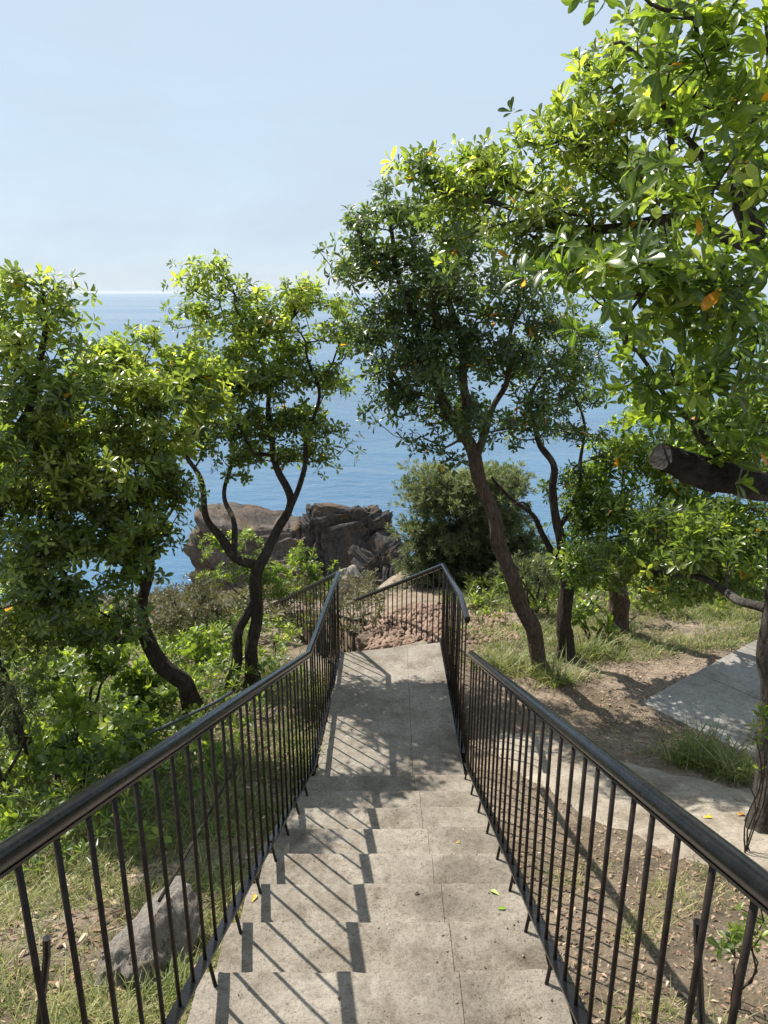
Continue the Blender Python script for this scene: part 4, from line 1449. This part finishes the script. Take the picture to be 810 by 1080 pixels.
rg = np.random.default_rng(77)
xL = lambda x, y: x < left_x(y) - 0.06
x, y = scatter(lambda x, y: xL(x, y) & (clumpy(x, y, 3.1, 0.0) | (rg.random(len(x)) < .22)), 6500, rg, (-3.6, -0.7, 0.8, 4.2))
grass('grass', 'thin green and straw coloured grass on the slope left of the stairs', x, y, 0.10, rg, 0.5, 7, 0.04, 0.005)
x, y = scatter(lambda x, y: xL(x, y) & (y < 7.1) & (clumpy(x, y, 2.3, -0.4, 1.0) | (rg.random(len(x)) < .3)), 3600, rg, (-4.5, -0.6, 4.0, 9.5))
grass('grass', 'taller green grass round the left tree trunks', x, y, 0.17, rg, 0.2, 8, 0.05, 0.008)
x, y = scatter(lambda x, y: (y > 7.0 + 0.25 * (x - 1.5)) & (x > 0.9) & (clumpy(x, y, 2.0, -0.3, 2.0) | (rg.random(len(x)) < .2)) & ~((x > 2.2) & (y < 6.3 + 0.75 * (x - 2.3))) , 3400, rg, (0.9, 6.5, 7.0, 10.5))
grass('grass', 'bright green grass strip under the trees beyond the bare earth', x, y, 0.12, rg, 0.3, 10, 0.06, 0.008)
x, y = scatter(lambda x, y: clumpy(x, y, 4.2, 0.45, 0.6), 900, rg, (0.85, 2.6, 0.9, 3.4))
grass('grass', 'sparse straw coloured tufts on bare soil right of the stairs', x, y, 0.085, rg, 0.75, 9, 0.035, 0.004)


def tuft(label, u, v, Y, n, h, r, dry, seed):
    q = np.random.default_rng(seed)
    c = P(u, v, Y)
    x = c[0] + q.normal(0, r, n)
    y = Y + q.normal(0, r * 0.6, n)
    o = grass('grass_tuft', label, x, y, h, q, dry, 9, 0.03, 0.009)
    del o['kind']
    o['category'] = 'grass tuft'
    o['group'] = 'grass tufts'


tuft('lush green grass tuft between the slab path and the gravel, beside right trunk', 735, 805, 5.0, 60, 0.26, 0.16, 0.12, 1)
tuft('paler grass tuft in front of the lush one, touching the right trunk', 775, 815, 4.75, 30, 0.2, 0.10, 0.45, 2)
tuft('long grass tuft at foot of the leaning brown trunk', 585, 715, 6.75, 40, 0.28, 0.14, 0.3, 3)
tuft('yellowish grass tuft between the landing railing and the brown trunk', 540, 700, 7.1, 45, 0.26, 0.16, 0.5, 4)
tuft('grass tuft round the crooked tree foot, right of brown trunk', 630, 690, 7.5, 40, 0.24, 0.16, 0.35, 5)
tuft('long green grass tuft at foot of the twin trunk', 295, 705, 6.9, 40, 0.3, 0.13, 0.2, 6)
tuft('green grass tuft beside the boulder, left of stairs', 190, 985, 2.5, 30, 0.12, 0.08, 0.2, 7)
tuft('bright grass tuft under the creeper at left edge, in front of the pipe', 60, 850, 4.3, 50, 0.22, 0.14, 0.2, 8)


def litter(name, label, x, y, size, rng, lo=0.0, hi=1.0, flat=0.5):
    n = len(x)
    z = ground_h(x, y) + 0.004 + 0.012 * rng.random(n)
    a = rng.random(n) * 6.283
    d = np.stack([np.cos(a), np.sin(a), rng.normal(0, 0.25, n)], 1)
    nr = np.stack([rng.normal(0, flat, n), rng.normal(0, flat, n), np.ones(n)], 1)
    L = size * (0.4 + 0.9 * rng.random(n))
    o = build_leaves(name, np.stack([x, y, z], 1), d, nr, L, L * (0.22 + 0.3 * rng.random(n)), lo + (hi - lo) * rng.random(n), M_LITTER, None, droop=0.3, fold=0.5, rng=rng)
    o['kind'] = 'stuff'
    o['label'] = label
    return o


on_slab = lambda x, y: (((x - c0[0]) * u_[0] + (y - c0[1]) * u_[1]) > -0.05) & (((x - c0[0]) * w_[0] + (y - c0[1]) * w_[1]) > -0.05) & (((x - c0[0]) * w_[0] + (y - c0[1]) * w_[1]) < 1.55)
x, y = scatter(lambda x, y: (x > right_x(y) + 0.08) & ~on_slab(x, y) & ((y < 3.6) | (y > 4.9)), 12000, rg, (0.7, 4.8, 0.7, 8.2))
litter('leaf_litter', 'brown dead leaves strewn over bare soil right of the stairs', x, y, 0.036, rg, 0.1, 0.9)
x, y = scatter(lambda x, y: xL(x, y), 13000, rg, (-4, -0.6, 0.6, 7.2))
litter('leaf_litter', 'dead leaves and straw on the slope left of the stairs', x, y, 0.055, rg, 0.0, 1.0)


def pebbles(name, label, x, y, s, rng, mat):
    n = len(x)
    z = ground_h(x, y)
    base = np.array([(1, 0, 0), (-1, 0, 0), (0, 1, 0), (0, -1, 0), (0, 0, 1), (0, 0, -1)], float)
    tri = np.array([(0, 2, 4), (2, 1, 4), (1, 3, 4), (3, 0, 4), (2, 0, 5), (1, 2, 5), (3, 1, 5), (0, 3, 5)])
    sc = s * (0.3 + 1.2 * rng.random((n, 1, 1)) ** 2.2)
    V = base[None] * sc * (0.6 + 0.8 * rng.random((n, 6, 1))) + rng.normal(0, 0.15, (n, 6, 3)) * sc
    V = V + np.stack([x, y, z], 1)[:, None]
    Fc = (tri[None] + (np.arange(n) * 6)[:, None, None]).reshape(-1, 3)
    o = mesh_obj(name, V.reshape(-1, 3), Fc, mat)
    o['kind'] = 'stuff'
    o['label'] = label


x, y = scatter(lambda x, y: (x > right_x(y) + 0.06) & ~on_slab(x, y) & (y < 8), 14000, rg, (0.7, 4.0, 0.6, 8.0))
pebbles('soil_clods', 'small earth clods and stones on bare soil right of the stairs', x, y, 0.011, rg, M_CLOD)
x, y = scatter(lambda x, y: (x < left_x(y) - 0.06), 2500, rg, (-3.0, -0.6, 0.6, 5.0))
pebbles('gravel', 'small stones among grass left of the stairs', x, y, 0.012, rg, M_ROCKB)
x, y = scatter(lambda x, y: x > -0.2, 2200, rg, (-0.2, 1.6, 7.9, 9.6))
pebbles('rubble', 'reddish rubble on the bank behind the far railing', x, y, 0.04, rg, M_RUB)




def tread_h(y):
    k = np.ceil((y - NOSE0) / STEP_D - 1e-6)
    k = np.clip(k, -6, 8)
    return np.where(k > 7, Z_LA + (Z_LB - Z_LA) * (y - YL0) / (7.4 - YL0), slope_z(NOSE0 + STEP_D * k))


n = 900
y = rg.uniform(1.6, 7.2, n)
x = np.where(rg.random(n) < 0.6, right_x(y) - np.abs(rg.normal(0, 0.22, n)), rg.uniform(-0.6, 0.6, n))
x = np.clip(x, left_x(y) + 0.06, right_x(y) - 0.01)
base = np.array([(1, 0, 0), (-1, 0, 0), (0, 1, 0), (0, -1, 0), (0, 0, 1), (0, 0, -1)], float)
tri = np.array([(0, 2, 4), (2, 1, 4), (1, 3, 4), (3, 0, 4), (2, 0, 5), (1, 2, 5), (3, 1, 5), (0, 3, 5)])
sc = 0.0045 * (0.3 + 1.3 * rg.random((n, 1, 1)) ** 2)
V = base[None] * sc * (0.5 + rg.random((n, 6, 1))) + np.stack([x, y, tread_h(y) + 0.002], 1)[:, None]
o = mesh_obj('grit', V.reshape(-1, 3), (tri[None] + (np.arange(n) * 6)[:, None, None]).reshape(-1, 3), M_CLOD)
o['kind'] = 'stuff'
o['label'] = 'crumbs of soil and grit scattered on the steps and landing'


def ground_cover(name, label, x, y, hmax, per, length, width, spread, mat, rng, young):
    n = len(x)
    hump = 0.5 + 0.5 * np.sin(1.9 * x + 1.2 * np.sin(1.3 * y)) * np.cos(1.6 * y + 0.7 * x)
    hh = hmax * (0.15 + 0.85 * hump) * (0.55 + 0.45 * rng.random(n))
    C = np.stack([x, y, ground_h(x, y) + hh], 1)
    A = unit(np.array((0.0, 0.0, 0.9)) + rng.normal(0, 0.4, (n, 3)))
    arr = rosettes(C, A, per, length, width, spread, rng, young, 0.0)
    o = build_leaves(name, *arr, mat, None, droop=0.2, rng=rng)
    o['kind'] = 'stuff'
    o['label'] = label


x, y = scatter(lambda x, y: (x < left_x(y) - 0.55 - 0.12 * np.clip(6 - y, 0, 3)) & (rg.random(len(x)) < np.clip((-x - 0.9) * 0.8 + 0.1, 0, 1)), 5200, rg, (-7.5, -0.9, 3.6, 9.5))
k = rg.random(len(x)) < 0.55
ground_cover('ground_cover', 'mixed green undergrowth covering the slope under the left trees', x[k], y[k], 0.34, 7, 0.075, 0.045, (30, 88), M_VINE, rg, 0.4)
ground_cover('ground_cover', 'darker narrow leaved undergrowth among the creepers on the left slope', x[~k], y[~k], 0.42, 8, 0.085, 0.022, (15, 75), M_LEAF, rg, 0.35)
x, y = scatter(lambda x, y: x < 0.5 - 0.05 * y, 5000, rg, (-14, 0.5, 8.6, 19))
ground_cover('ground_cover', 'low scrub on the slope falling to the rocks', x, y, 0.6, 10, 0.11, 0.03, (15, 75), M_DRYBUSH, rg, 0.35)
x, y = scatter(lambda x, y: (y > 8.6), 5000, rg, (1.2, 14, 8.6, 16))
ground_cover('ground_cover', 'low green scrub behind the grass strip on the right', x, y, 0.55, 9, 0.11, 0.035, (20, 80), M_LEAF, rg, 0.35)


# ------------------------------------------------------------------ single fallen leaves
def fallen(label, u, v, z, size, col, yaw, kind='tread'):
    a, b2 = (u - 405) / F_PX, (v - 540) / F_PX
    t = z / (-SP - CP * b2)
    c = np.array((a * t, (CP - SP * b2) * t, z + 0.006))
    me = 'fallen_leaf'
    d = np.array([[math.cos(yaw), math.sin(yaw), 0.12]])
    m = mat_simple('fallen_leaf_' + str(len(bpy.data.materials)), col, 0.6, 0.3, 0.25, 60)
    o = build_leaves(me, c[None] - d * size / 2, d, np.array([[0.15, 0.1, 1.0]]), np.array([size]), np.array([size * 0.5]), np.array([0.5]), m, None, detail=True, droop=0.25, fold=0.55)
    # give it its own origin
    off = Vector(c)
    o.data.transform(Matrix.Translation(-off))
    o.location = off
    tag(o, label, 'leaf', 'fallen leaves')


def tread_z(v):
    for k in range(0, 8):
        yn = NOSE0 + STEP_D * k
        z = slope_z(yn)
        b2 = (v - 540) / F_PX
        y_at = z / (-SP - CP * b2) * (CP - SP * b2)
        if y_at <= yn:
            return z
    return Z_LA


for lab, u, v, s, col, yaw in [
    ('whitish dry leaf, farther of the pair on right half of a middle step', 487, 875, 0.05, (0.55, 0.46, 0.3), 1.8),
    ('yellow leaf, nearer of the pair on right half of a middle step', 484, 889, 0.05, (0.6, 0.4, 0.06), 0.3),
    ('yellow green leaf close to the right railing foot on a middle step', 524, 898, 0.045, (0.35, 0.33, 0.06), 0.8),
    ('pale green leaf on right half of a lower step', 522, 942, 0.055, (0.35, 0.42, 0.12), 2.4),
    ('small green leaf with yellow edge, nearest the camera on the right of steps', 529, 959, 0.045, (0.2, 0.3, 0.03), 0.2),
    ('dark dry leaf near the middle of a step, left of the slab joint', 440, 943, 0.035, (0.06, 0.045, 0.03), 0.6),
    ('curled orange yellow leaf in a rail shadow on left of steps', 268, 948, 0.05, (0.6, 0.36, 0.07), 1.3),
    ('pink brown leaf lying near the left bottom rail', 208, 1019, 0.045, (0.4, 0.24, 0.15), 0.5),
]:
    fallen(lab, u, v, tread_z(v), s, col, yaw)
for lab, u, v, s, col, yaw, zz in [
    ('bright yellow leaf on gravel right of the right railing', 747, 862, 0.075, (0.75, 0.5, 0.03), 0.1, -3.36),
    ('orange leaf on gravel next to the right trunk', 781, 859, 0.06, (0.6, 0.3, 0.04), 0.3, -3.36)]:
    a, b2 = (u - 405) / F_PX, (v - 540) / F_PX
    zz = -3.4
    for _ in range(20):
        t = zz / (-SP - CP * b2)
        zz = float(ground_h(a * t, (CP - SP * b2) * t)) + 0.035
    fallen(lab, u, v, zz, s, col, yaw)

# pipe and stick in the undergrowth
pp = [P(60, 818, 4.75), P(110, 792, 5.05), P(170, 768, 5.4), P(225, 742, 5.8), P(245, 730, 6.0)]
V, Fc = sweep(pp, 0.016, 10)
o = mesh_obj('pipe', V, Fc, M_CABLE, smooth=True, origin=pp[2])
tag(o, 'thin grey metal pipe running through undergrowth behind left handrail', 'pipe')
pp = []
for (u, v, yy) in ((168, 950, 2.75), (190, 912, 3.05), (215, 868, 3.5), (250, 805, 4.3)):
    q = P(u, v, yy)
    pp.append((q[0], q[1], max(q[2], float(ground_h(q[0], q[1])) + 0.02)))
V, Fc = sweep(pp, 0.009, 8)  # thin dark line taken for a cable running along the ground
o = mesh_obj('cable', V, Fc, M_BARK, smooth=True, origin=pp[1])
tag(o, 'thin dark stick lying up the slope from boulder, seen through left balusters', 'cable')

# ------------------------------------------------------------------ light, sky, camera
SUN_DIR = Vector((-0.569, 0.548, 1.0)).normalized()
elev = math.asin(SUN_DIR.z)
azim = math.atan2(SUN_DIR.x, SUN_DIR.y)
w = bpy.data.worlds.new('World')
S.world = w
w.use_nodes = True
nt = w.node_tree
nt.nodes.clear()
out = nt.nodes.new('ShaderNodeOutputWorld')
bg = nt.nodes.new('ShaderNodeBackground')
sky = nt.nodes.new('ShaderNodeTexSky')
sky.sky_type = 'NISHITA'
sky.sun_disc = False
sky.sun_elevation = elev
sky.sun_rotation = azim
sky.air_density = 1.0
sky.dust_density = 0.4
sky.ozone_density = 2.0
bg.inputs['Strength'].default_value = 0.135
tc = nt.nodes.new('ShaderNodeTexCoord')
mp = nt.nodes.new('ShaderNodeMapping')
mp.inputs['Scale'].default_value = (1.2, 1.2, 5.0)
mp.inputs['Rotation'].default_value = (0.12, 0.35, 0.5)
nt.links.new(tc.outputs['Generated'], mp.inputs['Vector'])
wisp = noise_tex(nt, 1.6, 7, 0.62, mp.outputs[0], 0.6)
veil = ramp(nt, wisp, [(0.42, (0.88, 0.88, 0.88)), (0.72, (0.99, 0.99, 0.99))])
thin = mix(nt, veil, sky.outputs[0], (2.7, 3.22, 3.8))
nt.links.new(thin, bg.inputs['Color'])
nt.links.new(bg.outputs[0], out.inputs['Surface'])

HX, HZ0, HZ1 = 12000.0, -20.5, 4.5
hv = [(x, y, z) for z in (HZ0, HZ1) for (x, y) in ((-HX, -200), (HX, -200), (HX, 12500), (-HX, 12500))]
hm, hnt, hout = new_mat('sea_haze')
pv = hnt.nodes.new('ShaderNodeVolumePrincipled')
pv.inputs['Color'].default_value = (0.82, 0.90, 1.0, 1)
pv.inputs['Density'].default_value = 0.00008
pv.inputs['Anisotropy'].default_value = 0.3
hnt.links.new(pv.outputs[0], hout.inputs['Volume'])
hz = mesh_obj('haze', hv, [(0, 3, 2, 1), (4, 5, 6, 7), (0, 1, 5, 4), (1, 2, 6, 5), (2, 3, 7, 6), (3, 0, 4, 7)], hm)
hz['kind'] = 'stuff'

sl = bpy.data.lights.new('Sun', 'SUN')
sl.energy = 5.0
sl.angle = math.radians(0.53)
sl.color = (1.0, 0.95, 0.87)
so = bpy.data.objects.new('Sun', sl)
so.rotation_euler = SUN_DIR.to_track_quat('Z', 'Y').to_euler()
so.location = (-20, 20, 30)
COL.objects.link(so)

cam = bpy.data.cameras.new('Camera')
cam.sensor_fit = 'VERTICAL'
cam.sensor_height = 24
cam.lens = 24 * F_PX / 1080
cam.clip_start = 0.05
cam.clip_end = 100000
co = bpy.data.objects.new('Camera', cam)
co.location = (0, 0, 0)
co.rotation_euler = (math.pi / 2 - PITCH, 0, 0)
COL.objects.link(co)
S.camera = co

S.view_settings.view_transform = 'Standard'
S.view_settings.look = 'None'
S.view_settings.exposure = 0.75
S.view_settings.gamma = 1.0
S.cycles.max_bounces = 7
S.cycles.diffuse_bounces = 3
S.cycles.glossy_bounces = 3
S.cycles.transmission_bounces = 4
S.cycles.use_denoising = True
